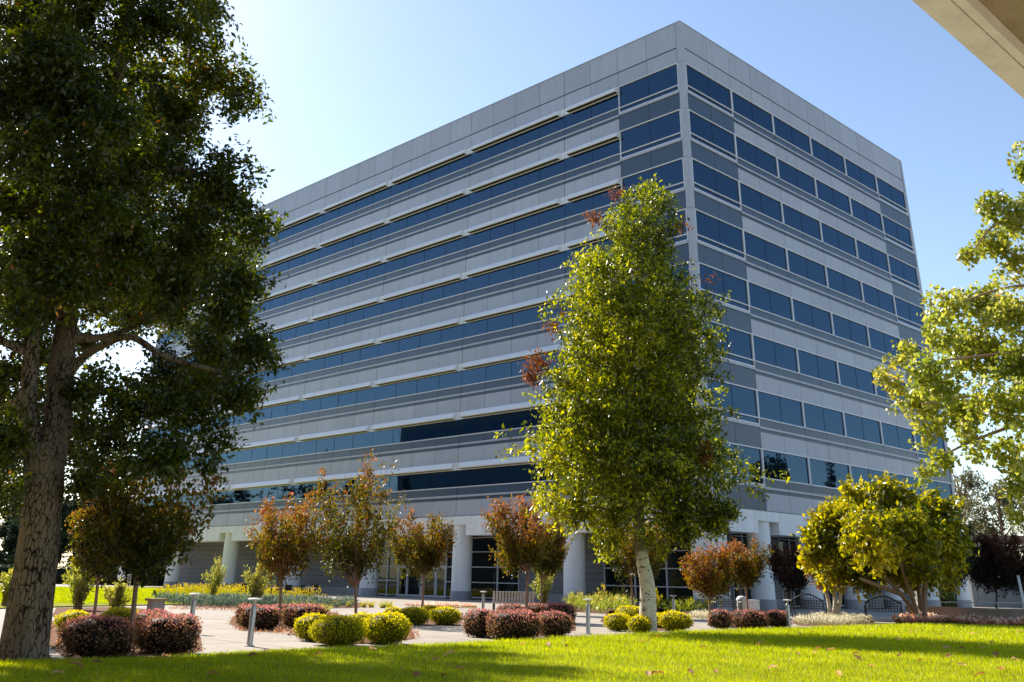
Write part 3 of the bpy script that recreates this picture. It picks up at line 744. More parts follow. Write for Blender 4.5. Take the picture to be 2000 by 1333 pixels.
BACK = [(100, 200, 110, 4.5), (250, 330, 110, 4.5), (300, 500, 110, 4.5), (150, 480, 120, 5), (330, 740, 80, 4.0), (60, 560, 90, 5.5), (200, 420, 100, 8.5), (330, 230, 60, 9), (380, 500, 70, 10), (300, 780, 60, 4), (250, 600, 80, 9), (400, 400, 60, 11), (330, 600, 70, 11), (420, 700, 50, 4), (280, 330, 90, 11), (500, 690, 42, 3), (478, 775, 36, 3), (450, 600, 50, 13), (465, 500, 46, 13), (425, 380, 50, 12), (400, 480, 60, 13), (410, 640, 60, 14), (400, 760, 50, 3), (360, 560, 60, 14), (480, 560, 40, 15), (100, 700, 80, 5), (90, 600, 90, 6), (100, 800, 70, 4.5), (0, 880, 80, 5), (30, 960, 60, 6), (160, 860, 60, 4.5), (170, 950, 50, 5)]
bl = px_blobs(B, D, rng, 2.2)+[(c, r, w*0.3) for c, r, w in px_blobs(OUT, D, rng, 3.0)]+[(c, r, w*1.0) for c, r, w in px_blobs(BACK, D, rng)]
C1, d1 = blob_points(bl, 20000, rng, 0.25)
# keep the bright opening in the crown free
def px_of(p):
    d = p-CAM; w = d@FW; return CX+FPX*(d@RT)/w, CY-FPX*(d@UP)/w
def carve(C, holes):
    X, Y = px_of(C); k = np.ones(len(C), bool)
    for (hx, hy, rx, ry) in holes: k &= ((X-hx)/rx)**2+((Y-hy)/ry)**2 > 1
    return k
k = carve(C1, [(266, 706, 26, 28), (232, 150, 14, 22), (300, 375, 16, 12), (180, 640, 18, 14)])
C1, d1 = C1[k], d1[k]
# bunch the twigs so the sky shows between clumps
wv = vnoise(C1, 3.4, 1.0)+0.6*vnoise(C1, 8.0, 2.0); k = wv > np.quantile(wv, 0.24); C1, d1 = C1[k], d1[k]
V, F, T = leaf_cloud(C1, 15, 0.20, 0.135, rng, lambda p: 0.40+0.40*vnoise(p, 1.1, 3), dirs=None, aspect=0.52)
k_ = rng.choice(len(C1), 700, replace=False)
make_tree('shade_tree', gnd(50, 1290), 'huge forked tree with cracked plated bark and dark dense crown filling the left side', 'tree', None, mb, BARK_BIG, [('crown', V, F, T, GREEN_DK)])

# ------------------------------------------------------------------ birch like tree in front of the corner
rng = np.random.default_rng(12); D = gdepth(1265, 1238); b0 = gnd(1265, 1238)
mb = MB()
limb(mb, D, [(1265, 1242, 25), (1265, 1228, 22), (1265, 1150, 18), (1256, 1100, 15.5), (1250, 1060, 14), (1247, 1010, 13.5), (1242, 960, 11.5), (1236, 880, 9), (1234, 780, 7.5), (1240, 650, 5.5), (1245, 500, 4), (1256, 390, 1.5)], n=18, k=0.83)
rb = []
for (sx, sy, ex, ey, dd) in [(1237, 960, 1330, 900, 1.2), (1240, 985, 1140, 930, -1), (1234, 900, 1100, 850, 1.5), (1233, 860, 1370, 800, -1.6), (1235, 760, 1140, 690, -1.2), (1236, 730, 1340, 650, 1.5), (1240, 640, 1140, 580, 1.0), (1240, 620, 1350, 560, -1.0),
                          (1243, 540, 1180, 450, .8), (1245, 520, 1310, 450, -.8), (1235, 800, 1060, 720, -.5), (1234, 930, 1420, 890, .5), (1237, 970, 1060, 950, 1.0), (1233, 860, 1230, 820, 3.0), (1236, 760, 1250, 700, -3.0), (1240, 1000, 1390, 1010, -.8), (1245, 1010, 1180, 1050, -1.0)]:
    limb(mb, D, [(sx, sy, 4), ((sx+ex)/2, (sy*0.6+ey*0.4), 2.4, dd*0.5), (ex, ey, 1, dd)], n=6)
OUTL = np.array([(345, 1248, 1278), (380, 1200, 1312), (430, 1160, 1336), (465, 1160, 1322), (500, 1108, 1332), (540, 1092, 1368), (590, 1085, 1412), (640, 1092, 1408), (700, 1078, 1400), (760, 1048, 1402),
                 (830, 1018, 1420), (880, 1030, 1458), (930, 1045, 1468), (965, 1062, 1440), (1005, 1095, 1425), (1035, 1130, 1370), (1060, 1165, 1320)], float)
LOW = [(1130, 1000, 36), (1195, 1010, 42), (1320, 1005, 46), (1390, 1015, 38), (1195, 1062, 30), (1080, 990, 30), (1180, 1085, 14), (1340, 1040, 28), (1290, 1060, 24), (1420, 1000, 22)]
NT = 6600; yy = rng.uniform(350, 1060, NT*3); ww = np.interp(yy, OUTL[:, 0], OUTL[:, 2]-OUTL[:, 1]); kk = rng.uniform(0, 1, len(yy)) < (ww/440)**1.6*np.interp(yy, [350, 850, 940, 1000, 1060], [1, 1, 0.6, 0.28, 0.12]); yy = yy[kk][:NT]; ww = np.interp(yy, OUTL[:, 0], OUTL[:, 2]-OUTL[:, 1])/2
cc = np.interp(yy, OUTL[:, 0], (OUTL[:, 2]+OUTL[:, 1])/2); aa = rng.uniform(0, 2*math.pi, len(yy)); rr = np.sqrt(rng.uniform(0.03, 1, len(yy)))*(0.92+0.12*np.sin(3*aa+yy*0.05)+0.13*np.sin(7*aa-yy*0.11)+0.12*np.sin(yy*0.17+aa*2))*rng.uniform(0.84, 1.12, len(yy))
C1 = np.array([P(c_+math.cos(a_)*r_*w_, y_+w_*0.10*r_, D+math.sin(a_)*r_*w_*lpx(c_, y_, D)) for y_, w_, c_, a_, r_ in zip(yy, ww, cc, aa, rr)])
wv = vnoise(C1, 2.6, 1.0)+0.5*vnoise(C1, 6.0, 2.0); k = wv > np.quantile(wv, 0.27); C1 = C1[k]
C2, _ = blob_points(px_blobs(LOW, D, rng, 1.2), 420, rng, 0.2)
X_, Y_ = px_of(C2); C2 = C2[~((np.abs(X_-1255) < 38) & ((C2-CAM)@FH < D+0.4))]
V, F, T = leaf_cloud(np.vstack([C1, C2]), 16, 0.26, 0.165, rng, lambda p: 0.30+0.42*vnoise(p, 0.8, 3)+0.02*(b0[0]-p[:, 0])+rng.normal(0, 0.2, len(p)), aspect=0.5, droop=0.5)
R = px_blobs([(1160, 425, 15, 0), (1200, 380, 10, 0), (1052, 712, 22, 0), (1078, 640, 10, 0), (1370, 885, 26, -2), (1330, 440, 9, 0), (1095, 600, 12, 0), (1385, 545, 10, 0), (1040, 735, 14, 0)], D, rng)
C3, _ = blob_points(R, 120, rng, 0.1)
V2, F2, T2 = leaf_cloud(C3, 11, 0.26, 0.14, rng, lambda p: 0.5+0*p[:, 0], droop=0.4)
make_tree('birch_tree', b0, 'tall white barked tree with leaning scarred trunk and bright green crown before the building corner', 'tree', None, mb, BARK_BIRCH,
          [('crown', V, F, T, GREEN_BI), ('withered_foliage', V2, F2, T2, RUSTY)])

# ------------------------------------------------------------------ pale green tree reaching in from the right edge
rng = np.random.default_rng(13); D = 24.0
mb = MB(); bt = P(2330, 1200, D); bt[2] = 0
tb = [bt, P(2325, 1000, D), P(2300, 800, D), P(2270, 600, D), P(2250, 350, D), P(2240, 80, D)]
mb.tube(tb, [.32, .27, .24, .2, .14, .05], 14)
for pts in ([(2300, 880, 12), (2150, 840, 7), (2000, 832, 4), (1930, 850, 3), (1857, 882, 2), (1820, 905, 1)], [(2290, 760, 12), (2150, 700, 7), (2000, 690, 4), (1880, 700, 2.5), (1760, 715, 1)],
            [(2270, 600, 12), (2120, 560, 6), (1980, 560, 3), (1880, 590, 1.5)], [(2260, 450, 10), (2100, 430, 5), (1960, 430, 2.5), (1895, 500, 1)], [(2300, 860, 10), (2150, 790, 6), (1950, 770, 3), (1800, 790, 1.5)],
            [(2300, 900, 10), (2150, 920, 5), (2000, 950, 2)], [(2252, 350, 9), (2120, 330, 4), (1995, 340, 2)]):
    limb(mb, D, pts, n=7)
B = [(1995, 335, 22, 0), (1938, 402, 32, 0), (1985, 430, 46, 0), (1893, 500, 20, 0), (1942, 470, 36), (1990, 520, 42), (1850, 600, 40, 0), (1910, 590, 48), (1980, 620, 56), (1832, 650, 44), (1900, 680, 64), (1985, 710, 60), (1722, 735, 18, 0), (1770, 695, 32, 0),
     (1825, 740, 50), (1745, 762, 24, 0), (1800, 790, 42), (1880, 800, 56), (1965, 790, 60), (1812, 850, 30), (1835, 892, 28, 0), (1965, 880, 44), (1985, 945, 34), (1815, 925, 24, 0), (1995, 1010, 22), (1740, 710, 12, 0), (1792, 940, 12, 0), (1900, 880, 24), (1885, 840, 30)]
OUT = [(2080, 480, 110), (2150, 700, 150), (2120, 860, 130), (2100, 300, 120), (2250, 500, 180), (2330, 760, 180), (2260, 250, 170), (2420, 550, 180), (2430, 350, 160), (2300, 100, 140)]
C1, _ = blob_points(px_blobs(B, D, rng, 1.6), 900, rng, 0.3)
k = carve(C1, [(1880, 770, 18, 12), (1860, 540, 16, 14), (1935, 645, 16, 14), (1760, 820, 16, 12), (1905, 740, 12, 14), (1955, 840, 18, 14), (1925, 545, 14, 14)]); C1 = C1[k]
C2, _ = blob_points(px_blobs(OUT, D, rng, 2.5), 1500, rng, 0.3)
V, F, T = leaf_cloud(np.vstack([C1, C2]), 16, 0.19, 0.13, rng, lambda p: 0.35+0.35*vnoise(p, 1.2, 3), aspect=0.85, droop=0.3)
make_tree('sweetgum_tree', bt, 'pale yellow green tree whose leafy branches reach in from the right edge', 'tree', None, mb, BARK_TAN, [('crown', V, F, T, GREEN_RT)])

# ------------------------------------------------------------------ broad golden tree near the right end of the building
rng = np.random.default_rng(14); b0 = gnd(1798, 1219); D = gdepth(1798, 1219)
mb = MB()
for pts in ([(1798, 1221, 6), (1782, 1190, 4.5), (1758, 1160, 4), (1730, 1130, 3.5), (1690, 1090, 4), (1650, 1060, 2)], [(1796, 1221, 5.5), (1786, 1180, 4, -.4), (1768, 1130, 3.5, -.8), (1750, 1060, 4, -1), (1740, 990, 2, -1.2)],
            [(1803, 1221, 6.5), (1806, 1185, 5.5), (1806, 1150, 5, .3), (1812, 1110, 4, .5), (1826, 1040, 4, .8), (1840, 990, 2, 1)], [(1800, 1215, 5), (1795, 1160, 4, .8), (1785, 1100, 3.5, 1.5), (1770, 1010, 3, 2)], [(1806, 1150, 6), (1830, 1110, 4), (1860, 1060, 2)], [(1758, 1160, 5), (1730, 1150, 4, -.6), (1680, 1130, 3, -1)]):
    limb(mb, D, pts, n=8)
B = [(1622, 1012, 36, 0), (1600, 1070, 34, 0), (1640, 1000, 30), (1690, 972, 42, 0), (1738, 962, 34, 0), (1680, 1050, 62), (1760, 1030, 66), (1635, 1110, 42), (1830, 1000, 42), (1845, 1060, 46), (1740, 1090, 56), (1830, 1110, 44), (1800, 960, 28), (1590, 1040, 20, 0), (1700, 1020, 60, 3.5), (1770, 1060, 60, 4), (1700, 1050, 60, -3.5), (1780, 1040, 50, -3), (1580, 1095, 18, 0), (1690, 1130, 26), (1760, 1125, 30), (1810, 1120, 30), (1720, 1100, 34), (1790, 1090, 36, 2)]
C1, _ = blob_points(px_blobs(B, D, rng, 1.8), 2900, rng, 0.4)
wv = vnoise(C1, 1.5, 1.0)+0.35*vnoise(C1, 4.0, 2.0); C1 = C1[wv > np.quantile(wv, 0.10)]
V, F, T = leaf_cloud(C1, 14, 0.30, 0.26, rng, lambda p: 0.17+0.5*vnoise(p, 0.9, 4)+0.03*(b0[0]-p[:, 0]), aspect=0.6)
make_tree('golden_leaf_tree', b0, 'broad yellow green tree on several leaning stems beside the tan wall', 'tree', None, mb, BARK_TAN, [('crown', V, F, T, YELLOW)])

# ------------------------------------------------------------------ small red and green ornamental trees
def small_tree(base, fork, crown, label, seed, m=CRAPE, stems=3, dens=1.0, bark=BARK_TAN, group='small red leaved trees in the plaza', spikes=True, zscale=1.0, D=None, name='crape_myrtle_tree', tshift=0.0, lsize=1.0):
    """base (px,py); fork (px,py); crown (x0,x1,y0,y1) in picture pixels"""
    rng = np.random.default_rng(seed)
    if D is None: D = gdepth(*base); b0 = gnd(*base)
    else: b0 = P(base[0], base[1], D); b0[2] = 0
    x0, x1, y0, y1 = crown; cx, cy = (x0+x1)/2, (y0+y1)/2; w, h = (x1-x0)/2, (y1-y0)/2; mb = MB(); q = pxm(D)
    r = 0.055/q*(0.8+w*q*0.10)
    limb(mb, D, [(base[0], base[1]+2, r*1.35), (base[0]*0.6+fork[0]*0.4+0.02/q, base[1]*0.6+fork[1]*0.4, r), (fork[0], fork[1], r*0.9)], n=9)
    F0 = P(fork[0], fork[1], D); cl = []; dr = []; nb = int(20+stems)
    for i in range(nb):
        a = rng.uniform(0, 2*math.pi); rr = math.sqrt(rng.uniform(0.02, 1.0)); low = i % 4 == 0
        ex = cx+math.cos(a)*w*rr*0.96; ey = (cy-h*math.sqrt(max(0.0, 1-rr*rr*0.9))*rng.uniform(0.55, 1.08)) if not low else cy+h*rng.uniform(0.0, 0.55)
        E = P(ex, ey, D+math.sin(a)*w*rr*q*0.9); M_ = F0*0.5+E*0.5+np.array([0, 0, -0.10*np.linalg.norm(E-F0)])+(E-F0)*np.array([0.12, 0.12, 0])
        mb.tube([F0, F0*0.25+M_*0.5+E*0.25, M_*0.35+E*0.65, E], [r*q*0.40, r*q*0.28, r*q*0.15, 0.006], 5, cap=False)
        for t in rng.uniform(0.28, 1.06, int(dens*25*max(1.0, (w*q/2.0))**1.3)):
            b_ = F0*(1-t)**2+2*M_*t*(1-t)+E*t*t; sg = w*q*(0.17-0.09*min(t, 1.0))
            cl.append(b_+rng.normal(0, sg, 3)*np.array([1, 1, 0.9])+np.array([0, 0, 0.05])); dv = (E-F0)/np.linalg.norm(E-F0)*0.5+np.array([0, 0, 0.9])+rng.normal(0, 0.3, 3); dr.append(dv/np.linalg.norm(dv))
    C1 = np.array(cl); DR = np.array(dr)
    wv = vnoise(C1, 3.0, seed)+0.3*vnoise(C1, 7.0, 2.0+seed); kk = wv > np.quantile(wv, 0.08); C1 = C1[kk]; DR = DR[kk]
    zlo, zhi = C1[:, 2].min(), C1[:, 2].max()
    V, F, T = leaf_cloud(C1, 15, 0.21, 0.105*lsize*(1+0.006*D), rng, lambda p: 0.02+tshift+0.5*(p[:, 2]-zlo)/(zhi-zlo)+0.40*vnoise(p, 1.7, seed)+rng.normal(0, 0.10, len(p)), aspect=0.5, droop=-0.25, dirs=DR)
    return make_tree(name, b0, label, 'tree', group, mb, bark, [('crown', V, F, T, m)])
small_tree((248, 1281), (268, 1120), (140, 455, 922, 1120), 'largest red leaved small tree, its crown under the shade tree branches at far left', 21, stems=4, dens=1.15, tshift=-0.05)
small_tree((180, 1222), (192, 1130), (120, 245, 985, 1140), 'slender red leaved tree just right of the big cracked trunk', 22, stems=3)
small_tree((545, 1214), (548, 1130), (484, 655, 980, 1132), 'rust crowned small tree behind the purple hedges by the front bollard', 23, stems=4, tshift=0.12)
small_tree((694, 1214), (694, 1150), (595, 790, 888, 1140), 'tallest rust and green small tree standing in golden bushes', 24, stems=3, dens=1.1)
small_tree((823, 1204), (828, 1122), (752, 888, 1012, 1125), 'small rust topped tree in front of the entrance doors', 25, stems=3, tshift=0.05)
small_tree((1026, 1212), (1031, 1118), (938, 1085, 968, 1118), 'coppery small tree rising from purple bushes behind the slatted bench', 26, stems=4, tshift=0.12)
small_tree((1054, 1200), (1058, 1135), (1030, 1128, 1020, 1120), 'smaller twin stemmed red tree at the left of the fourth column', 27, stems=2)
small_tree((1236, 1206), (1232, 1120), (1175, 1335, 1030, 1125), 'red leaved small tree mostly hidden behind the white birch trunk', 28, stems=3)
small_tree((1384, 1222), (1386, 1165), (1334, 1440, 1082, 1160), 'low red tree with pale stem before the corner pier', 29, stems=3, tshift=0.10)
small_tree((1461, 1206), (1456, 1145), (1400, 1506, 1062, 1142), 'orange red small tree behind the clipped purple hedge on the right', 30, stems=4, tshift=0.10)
small_tree((1545, 1197), (1545, 1150), (1492, 1592, 1070, 1158), 'dark maroon tree in shade between the right hand columns', 31, m=CRAPE_SHADE, stems=3, spikes=False, dens=1.2)
# grey brown multi stem tree
rng = np.random.default_rng(33); D = gdepth(1624, 1209); mb = MB()
for pts in ([(1620, 1211, 4.5), (1619, 1180, 4), (1610, 1150, 3.2), (1585, 1110, 2)], [(1627, 1211, 4.5), (1631, 1180, 4), (1628, 1150, 3), (1622, 1100, 2)], [(1632, 1211, 5), (1640, 1180, 4), (1645, 1150, 3.5), (1670, 1110, 2)]): limb(mb, D, pts, n=7)
C1, _ = blob_points(px_blobs([(1592, 1110, 24), (1612, 1135, 22), (1640, 1125, 26), (1580, 1085, 14), (1665, 1115, 20), (1620, 1100, 20)], D, rng, 0.8), 420, rng, 0.2)
V, F, T = leaf_cloud(C1, 12, 0.2, 0.17, rng, lambda p: 0.5+0*p[:, 0], droop=-0.3)
make_tree('small_tree', gnd(1624, 1209), 'thin grey brown tree on three pale stems over the pale ground cover', 'tree', None, mb, BARK_BIRCH, [('crown', V, F, T, BROWNISH)])
# trees at the right end, building shadow put into their dark leaf colours
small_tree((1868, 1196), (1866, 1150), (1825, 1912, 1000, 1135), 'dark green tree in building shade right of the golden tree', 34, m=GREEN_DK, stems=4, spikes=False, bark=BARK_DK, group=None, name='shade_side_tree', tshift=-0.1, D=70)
small_tree((1946, 1186), (1946, 1150), (1875, 2030, 1050, 1145), 'low dark wide crowned tree behind the handrails at far right', 35, m=CRAPE_SHADE, stems=4, spikes=False, bark=BARK_DK, group=None, name='shade_side_tree', dens=2.0, D=72)
# ------------------------------------------------------------------ planting beds
bed([(95, 1262), (100, 1215), (260, 1200), (345, 1212), (392, 1245), (395, 1272), (330, 1284), (200, 1292), (130, 1288)])
bed([(447, 1218), (455, 1205), (560, 1195), (660, 1198), (655, 1224), (540, 1236), (470, 1232)])
bed([(568, 1240), (575, 1225), (700, 1212), (800, 1220), (812, 1248), (740, 1258), (640, 1260)])
bed([(745, 1200), (760, 1190), (850, 1186), (905, 1198), (900, 1222), (800, 1222)])
bed([(905, 1225), (920, 1205), (1020, 1188), (1120, 1190), (1125, 1232), (1040, 1246), (940, 1240)])
bed([(1172, 1214), (1190, 1194), (1300, 1190), (1350, 1212), (1330, 1231), (1240, 1234), (1200, 1228)])
bed([(1380, 1212), (1400, 1200), (1540, 1202), (1548, 1221), (1450, 1226), (1385, 1224)])
bed([(1545, 1217), (1560, 1208), (1700, 1209), (1712, 1220), (1640, 1226), (1560, 1222)])
bed([(1736, 1221), (1772, 1214), (2150, 1228), (2150, 1235), (1900, 1227), (1780, 1222)])
flower_bed_px = [(290, 1168), (360, 1158), (460, 1156), (560, 1162), (640, 1170), (720, 1180), (700, 1188), (560, 1190), (420, 1188), (340, 1184)]
bed(flower_bed_px)
bed([(1100, 1195), (1120, 1178), (1180, 1172), (1340, 1175), (1420, 1182), (1400, 1198), (1250, 1202)])
bed([(100, 1205), (110, 1188), (240, 1186), (300, 1192), (310, 1202), (240, 1208)])

# ------------------------------------------------------------------ clipped bushes
def bush(x, ybase, w, h, label, m, seed, group, name='clipped_bush', boxy=2.6, lsize=0.055, dens=1.0, ybot=None):
    """x centre, base line, width and height in picture pixels"""
    rng = np.random.default_rng(seed); D = gdepth(x, ybase); q = pxm(D); c = gnd(x, ybase); a = w*q/2; hh = h*q
    a2 = a*rng.uniform(0.70, 0.85); hd = (c-CAM)*np.array([1, 1, 0]); c = c+hd/np.linalg.norm(hd)*a2*0.85; hh *= 0.80; rz = rng.uniform(0, 3.1)
    N = int(min(16000, dens*2.2*(a*a2*4+2*math.pi*a*hh)/(lsize*lsize)*0.9))
    d = rng.normal(0, 1, (N, 3)); d /= np.linalg.norm(d, axis=1)[:, None]
    r = (np.abs(d[:, 0])**boxy+np.abs(d[:, 1])**boxy+np.abs(d[:, 2])**boxy)**(-1/boxy)
    lump = 1+0.05*np.sin(d[:, 0]*5+seed)+0.05*np.sin(d[:, 1]*6+d[:, 2]*4+seed*2)+0.03*np.sin(d[:, 0]*11+d[:, 2]*9)
    S = (d*(r*lump*rng.uniform(0.93, 1.04, N))[:, None])*np.array([a, a2, hh*0.5])+np.array([0, 0, hh*0.5])
    S[:, 2] = np.maximum(S[:, 2], 0.02)
    loc = np.array([c[0], c[1], 0.0])
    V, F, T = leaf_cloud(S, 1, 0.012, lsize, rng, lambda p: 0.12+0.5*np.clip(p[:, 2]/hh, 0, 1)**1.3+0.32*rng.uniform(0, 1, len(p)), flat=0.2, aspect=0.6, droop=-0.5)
    # opaque inner body
    nu, nv = 28, 14; cv = []; cf = []
    for i in range(nv+1):
        ph = -math.pi/2+math.pi*i/nv
        for j in range(nu):
            th = 2*math.pi*j/nu; e = np.array([math.cos(ph)*math.cos(th), math.cos(ph)*math.sin(th), math.sin(ph)])
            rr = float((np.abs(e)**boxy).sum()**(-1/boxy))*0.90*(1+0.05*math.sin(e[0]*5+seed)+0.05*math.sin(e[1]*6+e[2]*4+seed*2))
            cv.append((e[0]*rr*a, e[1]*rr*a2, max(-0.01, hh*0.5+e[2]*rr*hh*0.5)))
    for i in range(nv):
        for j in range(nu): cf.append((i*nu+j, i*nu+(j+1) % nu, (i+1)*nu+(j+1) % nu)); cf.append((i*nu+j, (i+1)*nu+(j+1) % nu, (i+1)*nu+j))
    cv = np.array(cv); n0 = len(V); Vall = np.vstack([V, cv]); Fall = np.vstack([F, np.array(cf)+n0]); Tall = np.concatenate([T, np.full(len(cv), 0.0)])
    o = raw_mesh(name, Vall, Fall, m, tint=Tall); o.location = loc; tag(o, label, 'bush', group); return o
GP = 'clipped purple bushes'; GY = 'rounded golden bushes'
PB = [(183, 1286, 142, 84, 'largest purple clipped bush beside the cracked trunk'), (320, 1279, 124, 80, 'dark purple clipped bush on the right of the far left bed'), (292, 1258, 96, 68, 'purple bush behind the slender left tree stem, between two bushes'),
      (478, 1222, 42, 44, 'purple bush at the left end of the second bed, behind the bollard'), (506, 1231, 76, 50, 'purple bush standing right behind the front steel bollard'), (592, 1230, 84, 52, 'pink topped purple bush left of the golden bushes'), (545, 1212, 60, 32, 'low purple bush around the rust crowned tree stem'),
      (938, 1246, 64, 58, 'small purple bush at the left of the middle bed'), (1003, 1252, 106, 62, 'widest purple bush in the middle bed'), (1082, 1246, 68, 54, 'dark purple bush at the right front of the middle bed'), (1000, 1215, 60, 36, 'purple bush behind, next to the bench end'), (1092, 1220, 62, 44, 'purple bush at the right rear of the middle bed'), (1048, 1212, 50, 34, 'purple bush between the two red tree stems'),
      (1408, 1229, 42, 40, 'square purple bush at the left of the right hand hedge row'), (1466, 1230, 72, 40, 'wide magenta purple hedge bush in front of the white bin'), (1520, 1227, 44, 36, 'purple bush beside the rightmost bollard')]
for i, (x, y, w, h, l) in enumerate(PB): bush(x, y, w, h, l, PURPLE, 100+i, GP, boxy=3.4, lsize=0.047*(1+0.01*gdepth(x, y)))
YB = [(608, 1254, 72, 58, 'golden bush at the left end of the front golden group'), (658, 1264, 112, 64, 'biggest golden bush in the front golden group'), (752, 1260, 104, 66, 'round golden bush at the right of the front golden group'), (706, 1240, 70, 44, 'golden bush behind, around the tall rust tree stem'),
      (768, 1210, 40, 26, 'small golden bush at the left rear before the doors'), (808, 1222, 60, 38, 'golden bush before the entrance doors'), (868, 1222, 62, 38, 'golden bush at the right of the doorway bed'), (838, 1208, 44, 26, 'small golden bush behind the doorway pair'),
      (1208, 1234, 56, 38, 'golden bush left of the white birch trunk'), (1250, 1239, 50, 38, 'golden bush partly behind the birch trunk'), (1320, 1234, 66, 42, 'golden bush right of the white birch trunk'), (1235, 1216, 70, 34, 'golden bush behind at the red tree stem by the birch'), (1290, 1228, 40, 32, 'golden bush between birch trunk and right golden bush'),
      (140, 1235, 76, 44, 'golden bush behind the largest purple bush beside the big trunk'), (232, 1228, 90, 42, 'long golden bush behind the two purple bushes at far left')]
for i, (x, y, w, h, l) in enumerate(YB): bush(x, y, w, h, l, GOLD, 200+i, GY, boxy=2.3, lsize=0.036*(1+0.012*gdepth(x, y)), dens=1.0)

# ------------------------------------------------------------------ bollard lights
def make_bollard():
    t = empty('bollard_light', (0, 0, 0), 'x', 'bollard', 'steel bollard lights around the plaza')
    m = MB(); m.lathe((0, 0, 0), [(0.12, 0.0), (0.12, 0.02), (0.085, 0.03)], 20); m.build('base_plate', MT['steel'], t)
    m = MB(); m.lathe((0, 0, 0), [(0.068, 0.02), (0.068, 0.80), (0.060, 0.84), (0.045, 0.86)], 20); m.build('post', MT['steel'], t)
    m = MB(); m.lathe((0, 0, 0), [(0.03, 0.86), (0.03, 0.97)], 12); m.lathe((0, 0, 0), [(0.055, 0.90), (0.055, 0.91)], 14); m.build('lamp_stem', MT['lamp'], t)
    m = MB(); m.lathe((0, 0, 0), [(0.04, 0.965), (0.16, 0.975), (0.165, 0.99), (0.12, 1.01), (0.02, 1.02)], 24); m.build('lamp_cap', MT['lamp'], t)
    return t
def dup(root, loc, rz=0.0, label=None):
    r = root.copy(); COL.objects.link(r); r.location = Vector(loc); r.rotation_euler = (0, 0, rz)
    if label: r['label'] = label
    for ch in list(root.children):
        c = ch.copy(); COL.objects.link(c); c.parent = r
        for g2 in ch.children:
            e = g2.copy(); COL.objects.link(e); e.parent = c
    return r
BO = [(487, 1263, 'steel bollard light in front of the purple bushes, nearest to the viewer'), (370, 1238, 'steel bollard light just behind the right purple bush of the far left bed'), (943, 1203, 'short bollard light at the left end of the slatted bench'),
      (1149, 1240, 'bollard light standing on paving between purple and golden bushes'), (1317, 1212, 'bollard light right of the birch, behind golden bushes'), (1542, 1228, 'pale bollard light at the right end of the purple hedge row')]
bproto = make_bollard()
for i, (x, y, l) in enumerate(BO):
    if i == 0: bproto.location = Vector(gnd(x, y)); bproto['label'] = l
    else: dup(bproto, gnd(x, y), 0, l)

# ------------------------------------------------------------------ benches
def slat_bench(loc, rz):
    t = empty('slatted_bench', loc, 'grey slatted garden bench seen from behind, between bollard and purple bushes', 'bench', rz=rz)
    o = (0, 0, 0)
    m = MB(); 
    for i in range(14): x = -1.0+i*2.0/13; m.bar((x, 0.24, 0.45), (x, 0.42, 0.98), 0.10, 0.025)
    m.build('backrest', MT['rail'], t)
    m = MB()
    for i in range(5): m.box((-1.05, -0.30+i*0.11, 0.42), (1.05, -0.22+i*0.11, 0.45))
    m.build('seat', MT['steel'], t)
    for x in (-0.95, 0.95):
        for y in (-0.26, 0.2): mm = MB(); mm.box((x-0.03, y-0.03, 0), (x+0.03, y+0.03, 0.42)); mm.build('leg', MT['black'], t)
        mm = MB(); mm.box((x-0.03, -0.3, 0.62), (x+0.03, 0.3, 0.66)); mm.box((x-0.03, -0.3, 0.45), (x+0.03, -0.25, 0.62)); mm.build('armrest', MT['black'], t)
    return t
p = gnd(1001, 1198); slat_bench((p[0], p[1], 0), YAW+math.radians(188))
def arch_bench():
    t = empty('arched_bench', (0, 0, 0), 'x', 'bench', 'black arched back benches')
    m = MB(); n = 24; top = [(-0.85+1.7*i/n, 0.28, 0.82+0.30*math.sin(math.pi*i/n)**1.3) for i in range(n+1)]
    m.tube(top, [0.035]*(n+1), 8)
    for i in range(1, n, 2): m.tube([(top[i][0], 0.28, 0.45), top[i]], [0.014, 0.014], 6)
    for z in (0.56, 0.68, 0.80, 0.90): 
        w = 0.85 if z < 0.82 else 0.85*0.6
        m.tube([(-w, 0.28, z), (w, 0.28, z)], [0.014, 0.014], 6)
    m.build('backrest', MT['black'], t)
    m = MB()
    for i in range(6): m.box((-0.88, -0.28+i*0.09, 0.43), (0.88, -0.21+i*0.09, 0.455))
    m.build('seat', MT['black'], t)
    for x in (-0.84, 0.84):
        for y in (-0.25, 0.28): mm = MB(); mm.tube([(x, y, 0), (x, y, 0.84 if y > 0 else 0.64)], [0.03, 0.026], 8); mm.build('leg', MT['black'], t)
        mm = MB(); mm.tube([(x, -0.30, 0.58), (x, -0.27, 0.65), (x, 0.0, 0.66), (x, 0.28, 0.64)], [0.035, 0.03, 0.025, 0.025], 8); mm.build('armrest', MT['black'], t)
    return t
ab = arch_bench()
AB = [(1418, 1204, 'black arched bench by the corner pier, left of the white bin', 0.5), (1582, 1207, 'black arched bench in shade at the right of the dark maroon tree', 2.6), (1728, 1214, 'black arched bench in shade under the golden tree', 2.9)]
for i, (x, y, l, r) in enumerate(AB):
    if i == 0: ab.location = Vector(gnd(x, y)); ab['label'] = l; ab.rotation_euler = (0, 0, YAW+r)
    else: dup(ab, gnd(x, y), YAW+r, l)
